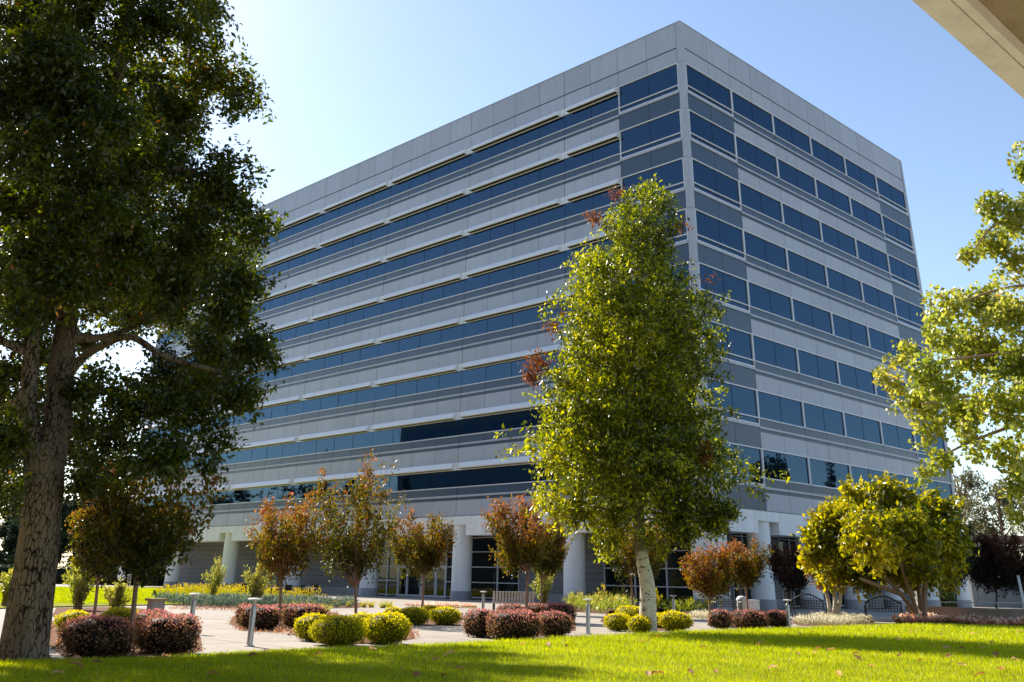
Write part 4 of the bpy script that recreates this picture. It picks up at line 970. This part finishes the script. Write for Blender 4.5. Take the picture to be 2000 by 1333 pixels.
# litter bin and box beside it
p = gnd(1451, 1204); t = empty('litter_bin', (p[0], p[1], 0), 'white cylindrical litter bin with domed lid behind the purple hedge', 'bin')
m = MB(); m.lathe((0, 0, 0), [(0.25, 0), (0.27, 0.05), (0.27, 0.75)], 24); m.build('bin_body', MT['shade'], t)
m = MB(); m.lathe((0, 0, 0), [(0.285, 0.76), (0.285, 0.82), (0.2, 0.93), (0.06, 0.97)], 24); m.build('lid', MT['shade'], t)
p = gnd(1471, 1202); t = empty('ash_urn', (p[0], p[1], 0), 'low white square planter box right beside the cylindrical bin', 'box')
m = MB(); m.box((-0.28, -0.28, 0), (0.28, 0.28, 0.7)); m.build('box_body', MT['shade'], t)
m = MB(); m.box((-0.31, -0.31, 0.702), (0.31, 0.31, 0.76)); m.build('rim', MT['stone'], t)
# black cafe tables and chairs on the terrace at left
def cafe_chair(loc, rz, label):
    t = empty('terrace_chair', loc, label, 'chair', 'black terrace chairs', rz=rz)
    m = MB(); m.box((-0.24, -0.24, 0.43), (0.24, 0.24, 0.47)); m.build('seat', MT['black'], t)
    m = MB(); m.box((-0.24, 0.22, 0.55), (0.24, 0.25, 0.92)); m.build('backrest', MT['black'], t)
    for x in (-0.22, 0.22):
        for y in (-0.22, 0.23): mm = MB(); mm.tube([(x, y, 0), (x, y, 0.55 if y > 0 else 0.43)], [0.02, 0.02], 6); mm.build('leg', MT['black'], t)
def cafe_table(loc, label):
    t = empty('terrace_table', loc, label, 'table', 'black terrace tables')
    m = MB(); m.lathe((0, 0, 0), [(0.55, 0.72), (0.55, 0.75)], 24); m.build('tabletop', MT['steel'], t)
    m = MB(); m.lathe((0, 0, 0), [(0.3, 0), (0.28, 0.03), (0.05, 0.06), (0.05, 0.72)], 14); m.build('pedestal', MT['black'], t)
for x, y, rz, l in ((470, 1170, 0.3, 'black chair left of the pale tall grass shrub'), (544, 1171, 1.2, 'black chair behind the rust crowned tree stem'), (562, 1171, 4.0, 'black chair right of the rust crowned tree stem'), (595, 1172, 2.0, 'black chair at the left of the terrace table'), (612, 1168, 0.4, 'tall backed black chair standing by the grey wall'), (628, 1171, 3.0, 'black chair farthest right on the terrace')):
    p = gnd(x, y); cafe_chair((p[0], p[1], 0), rz, l)
for x, y, l in ((528, 1172, 'round terrace table behind the rust crowned tree'), (603, 1173, 'round terrace table near the grey wall')):
    p = gnd(x, y); cafe_table((p[0], p[1], 0), l)
# dark stone pedestal beside far left bed
p = gnd(300, 1213); t = empty('stone_pedestal', (p[0], p[1], 0), 'low dark rough stone pedestal behind the far left purple bushes', 'pedestal')
m = MB(); m.box((-0.22, -0.22, 0), (0.22, 0.22, 0.62)); m.build('body', MT['stone_base'], t)
m = MB(); m.box((-0.30, -0.30, 0.622), (0.30, 0.30, 0.70)); m.build('cap', MT['canopy_dark'], t)

# ------------------------------------------------------------------ loose shrubs, grasses and flowers
def stem_shrub(x, y, w, h, label, m, seed, n=26, per=20, lsize=0.16, cat='shrub', name='willowy_shrub', group=None, spread=0.9):
    rng = np.random.default_rng(seed); D = gdepth(x, y); q = pxm(D); c = gnd(x, y); Vs = []; tr = MB((c[0], c[1], 0)); tips = []
    allp = []; alld = []
    for i in range(n):
        a = rng.uniform(0, 2*math.pi); ln = rng.uniform(0.6, 1.0)*h*q; out = rng.uniform(0.05, spread)*w*q/2
        e = np.array([c[0]+math.cos(a)*out, c[1]+math.sin(a)*out, ln*(1-0.25*out/(w*q/2))]); s = np.array([c[0]+rng.normal(0, .08), c[1]+rng.normal(0, .08), 0])
        mid = (s+e)/2+np.array([0, 0, 0.12*ln]); tr.tube([s, mid, e], [0.015, 0.01, 0.005], 4, cap=False)
        for t in rng.uniform(0.15, 1.0, per):
            allp.append(s*(1-t)**2+2*mid*t*(1-t)+e*t*t+rng.normal(0, 0.03, 3)); dv = e-s; alld.append(dv/np.linalg.norm(dv))
    V, F, T = leaf_cloud(np.array(allp), 2, 0.05, lsize, rng, lambda p: 0.25+0.5*np.clip(p[:, 2]/(h*q), 0, 1)+0*p[:, 0], dirs=np.array(alld), aspect=0.28, droop=-0.8)
    t = empty(name, (c[0], c[1], 0), label, cat, group); tr.build('stems', BARK_TAN, t)
    raw_mesh('foliage', V-np.array([c[0], c[1], 0], np.float32), F, m, t, tint=T); return t
GS = 'willowy shrubs of the flower bed'
stem_shrub(414, 1172, 66, 82, 'tall feathery pale green shrub before the second white column from left', REEDY, 51, 34, group=GS)
stem_shrub(497, 1184, 84, 84, 'wider feathery yellowish shrub left of the rust crowned tree', REEDY, 52, 44, group=GS)
stem_shrub(150, 1192, 90, 105, 'leafy yellow green shrub behind the slender left tree', GREEN_RT, 53, 46, lsize=0.2, group=GS)
stem_shrub(225, 1198, 80, 60, 'low wispy yellow shrub under the left ornamental trees', REEDY, 54, 40, group=GS)
stem_shrub(10, 1186, 60, 70, 'bright green bush at the left frame edge behind the big trunk', GREEN_RT, 55, 36, group=GS)
stem_shrub(1063, 1190, 66, 84, 'leafy pale shrub behind the twin stemmed red tree', GREEN_RT, 56, 36, lsize=0.2, group=GS)
for i, (x, y) in enumerate(((1215, 1185), (1282, 1196), (1180, 1190))):
    stem_shrub(x, y, 34, 46, ['yellow lily clump left of the birch trunk', 'yellow lily clump right of the birch trunk', 'yellow lily clump by the fourth column'][i], YELLOW, 60+i, 14, 10, 0.16, 'plant', 'lily_plant', 'yellow flowering lily clumps')
def mass(name, px, n, h, m, seed, label, cat='plants', lsize=0.14, lift=0.0, tlo=0.2, thi=0.8, aspect=0.3):
    rng = np.random.default_rng(seed); pts = np.array([gnd(*p)[:2] for p in px]); poly = [tuple(p) for p in pts]
    x = rng.uniform(pts[:, 0].min(), pts[:, 0].max(), n*4); y = rng.uniform(pts[:, 1].min(), pts[:, 1].max(), n*4); k = inpoly(x, y, poly); x, y = x[k][:n], y[k][:n]
    hh = h*(0.45+0.55*np.abs(np.sin(x*1.3)*np.sin(y*1.7+x*.3)))
    z = rng.uniform(0.05, 1, len(x))*hh
    V, F, T = leaf_cloud(np.stack([x, y, z], 1), 6, 0.09, lsize, rng, lambda p: tlo+(thi-tlo)*np.clip(p[:, 2]/h, 0, 1)+0.1*np.sin(p[:, 0]*2), aspect=aspect, droop=-1.2)
    V[:, 2] = np.maximum(V[:, 2], 0.0)
    o = raw_mesh(name, V, F, m, tint=T); tag(o, label, cat, kind='stuff'); return o
LAV = leaf_mat('grey green lavender', [(0.0, (0.03, 0.05, 0.03)), (0.6, (0.09, 0.13, 0.09)), (1.0, (0.22, 0.24, 0.20))], 0.3, 0.6, 0.3)
FLOW = leaf_mat('yellow orange flowers', [(0.0, (0.10, 0.13, 0.015)), (0.5, (0.28, 0.25, 0.03)), (1.0, (0.62, 0.38, 0.03))], 0.4, 0.5, 0.3)
PALE = leaf_mat('pale cream ground cover', [(0.0, (0.18, 0.15, 0.08)), (0.5, (0.45, 0.42, 0.28)), (1.0, (0.75, 0.70, 0.55))], 0.3, 0.6, 0.3)
REDF = leaf_mat('pink and red flowers', [(0.0, (0.05, 0.07, 0.012)), (0.3, (0.16, 0.17, 0.04)), (0.5, (0.50, 0.16, 0.13)), (0.65, (0.62, 0.40, 0.30)), (1.0, (0.80, 0.74, 0.60))], 0.35, 0.5, 0.3)
mass('flower_border', [(300, 1164), (370, 1156), (470, 1156), (560, 1163), (640, 1172), (600, 1176), (420, 1172), (320, 1170)], 2600, 0.75, FLOW, 71, 'yellow flowering border across the middle of the far bed', 'flowers')
mass('lavender_border', [(290, 1174), (400, 1176), (560, 1178), (690, 1182), (700, 1187), (560, 1189), (420, 1187), (340, 1183)], 2600, 0.5, LAV, 72, 'grey green lavender along the plaza edge of the far bed', 'lavender')
mass('lily_border', [(1100, 1194), (1120, 1180), (1180, 1176), (1230, 1176), (1240, 1200), (1180, 1200)], 1500, 0.8, GREEN_RT, 73, 'strappy green lily leaves left of the birch trunk', 'plants', 0.3, aspect=0.12)
mass('lily_border', [(1275, 1190), (1300, 1178), (1400, 1182), (1390, 1196), (1330, 1202)], 900, 0.7, GREEN_BI, 74, 'dark green low leaves right of the birch trunk', 'plants', 0.25, aspect=0.2)
mass('pale_ground_cover', [(1552, 1217), (1562, 1210), (1640, 1206), (1700, 1211), (1706, 1218), (1640, 1223), (1575, 1221)], 2600, 0.24, PALE, 75, 'cream coloured ground cover round the three stemmed tree', 'ground cover', 0.1)
mass('pale_ground_cover', [(1345, 1206), (1360, 1200), (1400, 1201), (1402, 1209), (1370, 1211)], 600, 0.2, PALE, 76, 'small cream ground cover patch left of the purple hedge', 'ground cover', 0.1)
mass('flower_bed', [(1742, 1220), (1772, 1215), (2150, 1229), (2150, 1234), (1920, 1226), (1800, 1221.5)], 1500, 0.34, REDF, 77, 'pink red and cream flower bed below the tan wall', 'flowers', 0.14, aspect=0.6)
mass('orange_edging', [(790, 1184), (870, 1182), (930, 1186), (930, 1189), (850, 1188)], 500, 0.14, REDF, 78, 'thin row of orange red flowers before the entrance doors', 'flowers', 0.08, aspect=0.6)
# leaf litter
rngL = np.random.default_rng(80)
LIT = leaf_mat('fallen leaf', [(0.0, (0.16, 0.07, 0.03)), (0.5, (0.36, 0.17, 0.08)), (1.0, (0.60, 0.36, 0.22))], 0.25, 0.7, 0.2)
def litter(px, n, seed, label, zf=None):
    rng = np.random.default_rng(seed); pts = np.array([gnd(*p)[:2] for p in px]); poly = [tuple(p) for p in pts]
    x = rng.uniform(pts[:, 0].min(), pts[:, 0].max(), n*5); y = rng.uniform(pts[:, 1].min(), pts[:, 1].max(), n*5); k = inpoly(x, y, poly); x, y = x[k][:n], y[k][:n]
    z = (zf(x, y) if zf else 0.014)+rng.uniform(0.005, 0.03, len(x))
    S = np.stack([x, y, z+0*x], 1); V, F, T = leaf_cloud(S, 1, 0.01, 0.085, rng, lambda p: rng.uniform(0, 1, len(p)), flat=1.5, aspect=0.7, droop=0)
    V[:, 2] = np.clip(V[:, 2], 0.006 if not zf else -1, 9)
    if zf: V[:, 2] = np.maximum(V[:, 2], zf(V[:, 0], V[:, 1])+0.01)
    o = raw_mesh('leaf_litter', V, F, LIT, tint=T); tag(o, label, 'leaf litter', kind='stuff')
litter([(95, 1262), (100, 1215), (260, 1200), (345, 1212), (395, 1245), (400, 1274), (330, 1288), (200, 1294), (130, 1290)], 1600, 81, 'brown leaf litter round the far left purple bushes')
litter([(440, 1220), (455, 1205), (660, 1196), (665, 1230), (540, 1242), (470, 1236)], 1100, 82, 'leaf litter below the second purple bed')
litter([(560, 1244), (575, 1225), (700, 1212), (810, 1220), (825, 1250), (740, 1262), (640, 1264)], 1200, 83, 'leaf litter below the front golden bushes')
litter([(900, 1228), (920, 1205), (1120, 1190), (1132, 1236), (1040, 1250), (940, 1245)], 1200, 84, 'leaf litter below the middle purple bushes')
litter([(330, 1188), (560, 1192), (600, 1193), (560, 1196), (330, 1191)], 700, 85, 'red leaf litter along the far bed kerb')
litter([(1750, 1222), (1860, 1219), (2100, 1210), (2200, 1215), (2000, 1228), (1850, 1229)], 900, 86, 'orange leaf litter on the lawn under the flower bed', lawn_z)
# single fallen leaves on the lawn
LV = [(148, 1295), (188, 1308), (146, 1316), (110, 1330), (355, 1283), (415, 1330), (520, 1276), (492, 1290), (620, 1292), (727, 1280), (815, 1330), (852, 1300), (878, 1289), (868, 1330), (1020, 1266), (1071, 1266), (1106, 1270), (897, 1318),
      (1270, 1247), (1286, 1246), (1255, 1258), (1270, 1256), (1350, 1322), (1395, 1320), (1265, 1325), (1285, 1325), (1486, 1264), (1439, 1282), (1375, 1271), (1559, 1286), (1510, 1313), (1600, 1275), (1623, 1277), (1592, 1284), (1673, 1286), (1675, 1296), (1560, 1240), (1590, 1238),
      (1700, 1243), (1755, 1254), (1760, 1290), (1825, 1270), (1850, 1275), (1880, 1276), (1855, 1292), (1920, 1275), (1958, 1259), (1940, 1262), (1985, 1300), (1915, 1328), (1960, 1318), (1880, 1310), (1800, 1300), (1700, 1310), (1640, 1325), (1945, 1290), (1990, 1240), (1900, 1243), (1840, 1245), (1780, 1240)]
def leaf_obj():
    """curled dead leaf with a bent midrib"""
    V = []; F = []; n = 7
    for i in range(n+1):
        t = i/n; w = 0.5*math.sin(math.pi*min(1, t*0.98+0.02))**0.8*(1-0.25*t); z = 0.16*math.sin(t*2.4)
        for j, s_ in enumerate((-1, -0.5, 0, 0.5, 1)): V.append((t-0.5, s_*w*0.7, z+0.10*abs(s_)**1.5*(1+0.5*math.sin(5*t+s_))))
    for i in range(n):
        for j in range(4): F.append((i*5+j, i*5+j+1, i*5+j+6, i*5+j+5))
    me = bpy.data.meshes.new('fallen_leaf'); me.from_pydata([(a*0.17, b*0.17, c*0.17) for a, b, c in V], [], F); me.materials.append(LIT)
    a = me.attributes.new('tint', 'FLOAT', 'POINT'); a.data.foreach_set('value', np.full(len(V), 1.0, np.float32)); return me
lm = [leaf_obj(), leaf_obj(), leaf_obj()]
lm[1].attributes['tint'].data.foreach_set('value', np.full(40, 0.3, np.float32)); lm[2].attributes['tint'].data.foreach_set('value', np.full(40, 0.65, np.float32))
LT = ['pale curled dead leaf lying on the near lawn', 'dark brown curled dead leaf lying on the near lawn', 'tan curled dead leaf lying on the near lawn']
for i, (x, y) in enumerate(LV):
    p = gnd(x, y, 0.09); z = float(lawn_z(np.array([p[0]]), np.array([p[1]]))[0])
    o = bpy.data.objects.new('fallen_leaf', lm[i % 3]); COL.objects.link(o); o.location = (p[0], p[1], z+0.035); s_ = rngL.uniform(0.9, 1.5)
    o.scale = (s_, s_*rngL.uniform(0.7, 1), s_); o.rotation_euler = (rngL.uniform(-.5, .5), rngL.uniform(-.4, .4), rngL.uniform(0, 6.28)); tag(o, LT[i % 3], 'leaf', 'dead leaves scattered on the lawn')
# grass tufts along plaza edge
for i, (x, y) in enumerate(((552, 1181), (563, 1187), (580, 1188), (606, 1186), (645, 1184), (660, 1184), (682, 1186), (710, 1187), (724, 1187), (748, 1188), (760, 1187), (622, 1196), (636, 1197))):
    rng = np.random.default_rng(90+i); c = gnd(x, y); n = 130; a = rng.uniform(0, 6.28, n); r = rng.uniform(0, 0.16, n)
    V, F, T = scatter_tris(np.cos(a)*r, np.sin(a)*r, np.zeros(n), rng.uniform(0.2, 0.42, n), 0.03, 0.7, rng, rng.uniform(0.2, 1, n))
    o = raw_mesh('grass_tuft', V, F, REEDY if i % 3 == 0 else GREEN_RT, tint=T); o.location = (c[0], c[1], 0.0)
    tag(o, 'small round grass tuft in the paving strip before the grey wall', 'grass tuft', 'row of grass tufts in the paving')

# ------------------------------------------------------------------ low tan wall, handrails
a = gnd(1772, 1214); b = gnd(2150, 1222); top = P(1772, 1187, gdepth(1772, 1214))[2]
t = empty('retaining_wall', (a[0], a[1], 0), 'low tan concrete wall behind the flower bed at right', 'wall')
m = MB((a[0], a[1], 0)); ya = a[1]; X1 = a[0]+18
m.box((a[0], ya, 0), (a[0]+4.5, ya+0.35, top)); m.box((a[0]+4.512, ya, 0), (X1, ya+0.35, top)); m.build('wall_face', MT['wallc'], t)
m = MB((a[0], a[1], 0)); m.box((a[0]-0.03, ya-0.03, top+0.002), (X1, ya+0.38, top+0.09)); m.build('coping', MT['wallc'], t)
def rail(x0, x1, y, z0, hts, label, n, zslope=0.0):
    t = empty('handrail', (x0, y, 0), label, 'handrail', 'pale metal ramp handrails'); 
    m = MB((x0, y, 0))
    for h in hts: m.tube([(x0, y, z0+h), (x1, y, z0+h+zslope)], [0.025, 0.025], 8)
    m.build('rail', MT['rail'], t)
    for i in range(n):
        x = x0+(x1-x0)*i/(n-1); z = zslope*i/(n-1); m = MB((x0, y, 0)); m.tube([(x, y, 0.0), (x, y, z0+hts[0]+z)], [0.022, 0.022], 8); m.build('post', MT['rail'], t)
rail(a[0]+1.5, X1, ya+0.7, 0.0, (top+0.28, top+0.02), 'long pale handrail just above the tan wall', 7, 0.25)
rail(a[0]+3.5, X1+3, ya+6.5, 0.0, (1.45, 1.15), 'rear pale ramp handrail behind the first one', 8, 0.1)
# ------------------------------------------------------------------ far right pavilion, far hedges, distant trees
c0 = P(1893, 1170, 100.0); c0[2] = 0
t = empty('pavilion', (c0[0], c0[1], 0), 'low beige pavilion with a red brown flat roof edge at the far right', 'building')
ux = RT.copy(); ux[2] = 0; ux /= np.linalg.norm(ux); rot = math.atan2(ux[1], ux[0]); t.rotation_euler = (0, 0, rot)
ztop = P(1900, 1046, 100.0)[2]
m = MB(); m.box((0, 1.0, 0), (30, 9, 2.6)); m.build('wall', MT['coursed'], t)
m = MB(); m.box((-1, -1, ztop-0.35), (32, 10, ztop)); m.build('roof', plain('red brown fascia', (0.20, 0.10, 0.07), 0.7), t)
for i in range(6): m = MB(); m.box((i*6-0.2, -0.4, 0), (i*6+0.2, 0.0, ztop-0.701)); m.build('post', MT['rail'], t)
m = MB()
for i in range(5): m.box((i*6+0.6, 0.96, 2.7), (i*6+5.4, 0.99, ztop-1.0))
m.build('window', MT['glassg'], t)
def hedge(x0, x1, y, D, h, label, m, seed, depth=1.6):
    a = P(x0, y, D); b = P(x1, y, D); a[2] = b[2] = 0; L = np.linalg.norm(b-a); rng = np.random.default_rng(seed); c = (a+b)/2; rz = math.atan2((b-a)[1], (b-a)[0])
    n = int(L*h*26); S = np.stack([rng.uniform(-L/2, L/2, n), rng.uniform(-depth/2, depth/2, n), rng.uniform(0, h, n)], 1)
    f = rng.integers(0, 3, n); S[f == 0, 1] = -depth/2; S[f == 1, 2] = h; S += rng.normal(0, 0.05, S.shape)
    V, F, T = leaf_cloud(S, 5, 0.12, 0.22, rng, lambda p: 0.3+0.3*p[:, 2]/h, droop=-.3); mb_ = MB(); mb_.box((-L/2+.1, -depth/2+0.12, 0), (L/2-.1, depth/2-0.12, h-0.12), t=0.0)
    n0 = len(V); V = np.vstack([V, np.array(mb_.V)]); F = np.vstack([F]+[np.array([[f_[0], f_[1], f_[2]], [f_[0], f_[2], f_[3]]])+n0 for f_ in mb_.F]); T = np.concatenate([T, np.zeros(len(mb_.V))])
    o = raw_mesh('hedge', V, F, m, tint=T); o.location = (c[0], c[1], 0); o.rotation_euler = (0, 0, rz); tag(o, label, 'hedge'); return o
hedge(-260, 352, 1146, 134, 1.9, 'long dark clipped hedge beyond the far lawn behind the columns', CONIF, 95)
hedge(1838, 1862, 1180, 92, 3.4, 'sunlit green hedge seen between the last columns at right', GREEN_RT, 96)
def far_tree(x, ytop, ybase, w, D, label, m, seed, conic=False, name='background_tree', dens=1.0, group='trees beyond the lawn and pavilion', bark=BARK_DK, ls=0.45, gaps=0.2):
    rng = np.random.default_rng(seed); b0 = P(x, 1140, D); b0[2] = 0; q = pxm(D); mb = MB(); zt = P(x, ytop, D)[2]; zb = max(0.3, P(x, ybase, D)[2]); wm = w*q/2
    top = b0+np.array([rng.normal(0, .4), rng.normal(0, .4), zt*0.93]); mid = b0+np.array([rng.normal(0, .3), rng.normal(0, .3), zt*0.5]); r = 0.02*zt+0.06
    mb.tube([b0, mid, top], [r, r*0.6, 0.03], 9); bl = []; n = 16
    for i in range(n):
        t_ = (i+0.5)/n; z = zb+(zt-zb)*t_
        rr = wm*(1.02-t_)*1.0 if conic else wm*math.sqrt(max(0.05, 1-(2*t_-1)**2*0.85))
        a_ = rng.uniform(0, 6.28); o_ = rr*rng.uniform(0.3, 0.7)*(0.5 if conic else 1); c = b0+np.array([math.cos(a_)*o_, math.sin(a_)*o_, z-b0[2]*0]); s_ = rr*rng.uniform(0.4, 0.62)
        bl.append((c, (s_, s_, s_*0.6), s_**2))
        st = b0+np.array([0, 0, min(z*0.75, zt*0.8)]); mb.tube([st, c], [r*0.3, 0.03], 5, cap=False)
    C1, _ = blob_points(bl, int(dens*700), rng, 0.3); wv = vnoise(C1, 1.1, seed)+.3*vnoise(C1, 3, 1); C1 = C1[wv > np.quantile(wv, gaps)]
    V, F, T = leaf_cloud(C1, 12, 0.5, ls, rng, lambda p: 0.35+0.4*vnoise(p, .6, seed))
    return make_tree(name, b0, label, 'tree', group, mb, bark, [('crown', V, F, T, m)])
FT = [(-60, 930, 1120, 150, 150, 'dark conifer at the left frame edge beyond the far lawn', CONIF, 301, True), (5, 880, 1125, 130, 160, 'dark tall conifer left of the cracked trunk', CONIF, 302, True), (60, 985, 1125, 110, 150, 'dark bushy tree just left behind the cracked trunk', CONIF, 303, False),
      (135, 940, 1130, 120, 155, 'dark tree right behind the cracked trunk', CONIF, 304, False), (205, 985, 1135, 110, 170, 'dark green tree behind the left ornamental trees', CONIF, 305, False), (-170, 900, 1120, 150, 170, 'dark tree outside the left frame edge', CONIF, 306, False), (-300, 940, 1120, 160, 165, 'dark broad tree far outside the left edge', CONIF, 307, False),
      (270, 1088, 1138, 90, 190, 'olive sunlit tree seen between the two leftmost columns', FARLEAF, 308, False), (345, 1080, 1138, 90, 200, 'reddish olive tree seen beside the left end of the grey wall', FARLEAF, 309, False), (215, 1085, 1140, 80, 195, 'olive tree behind the leftmost column', FARLEAF, 310, False)]
for f in FT: far_tree(*f[:5], f[5], f[6], f[7], f[8], dens=2.2, gaps=0.08, ls=0.55)
FR = [(1902, 905, 1050, 110, 120, 'airy grey green tree rising beyond the right end of the building', FARLEAF, 321), (1975, 935, 1080, 120, 118, 'thin crowned pale tree in front of the pavilion roof', FARLEAF, 322), (2060, 900, 1080, 160, 125, 'pale tree outside the right frame edge', FARLEAF, 323)]
for f in FR: far_tree(*f[:5], f[5], f[6], f[7], dens=0.7, ls=0.34, gaps=0.42, bark=BARK_TAN)
small_tree((1912, 1180), (1908, 1138), (1880, 1945, 1085, 1140), 'small tree with bright pale trunk among the handrails', 340, m=CRAPE, stems=2, spikes=False, D=75, bark=BARK_BIRCH, group=None, name='pale_trunk_tree', dens=0.5)
# leaning pale mast at the right edge
p = P(2000, 1178, 62); p[2] = 0; q_ = P(1990, 1135, 62); t = empty('leaning_pole', p, 'slanting pale metal pole behind the handrails at the right edge', 'pole')
m = MB(p); m.tube([p, q_+np.array([0, 0, .3])], [0.09, 0.07], 10); m.build('shaft', MT['rail'], t); m = MB(p); m.lathe(p, [(0.22, 0), (0.22, 0.05), (0.1, 0.07)], 16); m.build('foot', MT['rail'], t)
# trees mirrored in the glass (they stand behind and beside the viewpoint)
def tree_at(b0, hgt, wid, label, m, seed, conic=False):
    D_ = 100.0; rng = np.random.default_rng(seed); mb = MB(); b0 = np.array(b0, float); mb.tube([b0, b0+np.array([0, 0, hgt*.9])], [0.3, 0.05], 8); bl = []
    for i in range(14):
        t_ = (i+.5)/14; z = hgt*(0.2+0.8*t_); rr = wid/2*((1.05-t_) if conic else math.sqrt(max(.05, 1-(2*t_-1)**2*.85))); a_ = rng.uniform(0, 6.28); c = b0+np.array([math.cos(a_)*rr*.5, math.sin(a_)*rr*.5, z]); bl.append((c, (rr*.55, rr*.55, rr*.4), rr*rr))
    C1, _ = blob_points(bl, 800, rng, .3); V, F, T = leaf_cloud(C1, 12, .5, .5, rng, lambda p: .35+.4*vnoise(p, .6, seed)); make_tree('background_tree', b0, label, 'tree', 'trees mirrored in the glass', mb, BARK_DK, [('crown', V, F, T, m)])
def mirror_pt(px, py, plane, dist, axis):
    w = on_y(px, py, 0.0) if axis == 'y' else on_x(px, py, 0.0)
    d = w-CAM; i = 1 if axis == 'y' else 0; d[i] = -d[i]; d = d/np.hypot(d[0], d[1]); return w+d*dist
for px, py, dist, w_, ax_, cn, l in ((640, 870, 95, 5, 'y', True, 'slim conifer behind the viewpoint, mirrored as a small dark spire'), (690, 862, 95, 4, 'y', True, 'second slim conifer behind the viewpoint beside the first'), (455, 965, 90, 13, 'y', False, 'round tree behind the viewpoint mirrored in the lowest windows'), (600, 950, 85, 20, 'y', False, 'broad tree behind the viewpoint at the end of the mirrored block'),
                                 (1505, 905, 60, 9, 'x', False, 'round tree east of the plaza mirrored in the right windows'), (1622, 905, 70, 4, 'x', True, 'slender spire tree east of the plaza mirrored in the right windows')):
    q2 = mirror_pt(px, py, 0, dist, ax_); tree_at((q2[0], q2[1], 0), q2[2]+0.6, w_, l, CONIF, 400+px, cn)
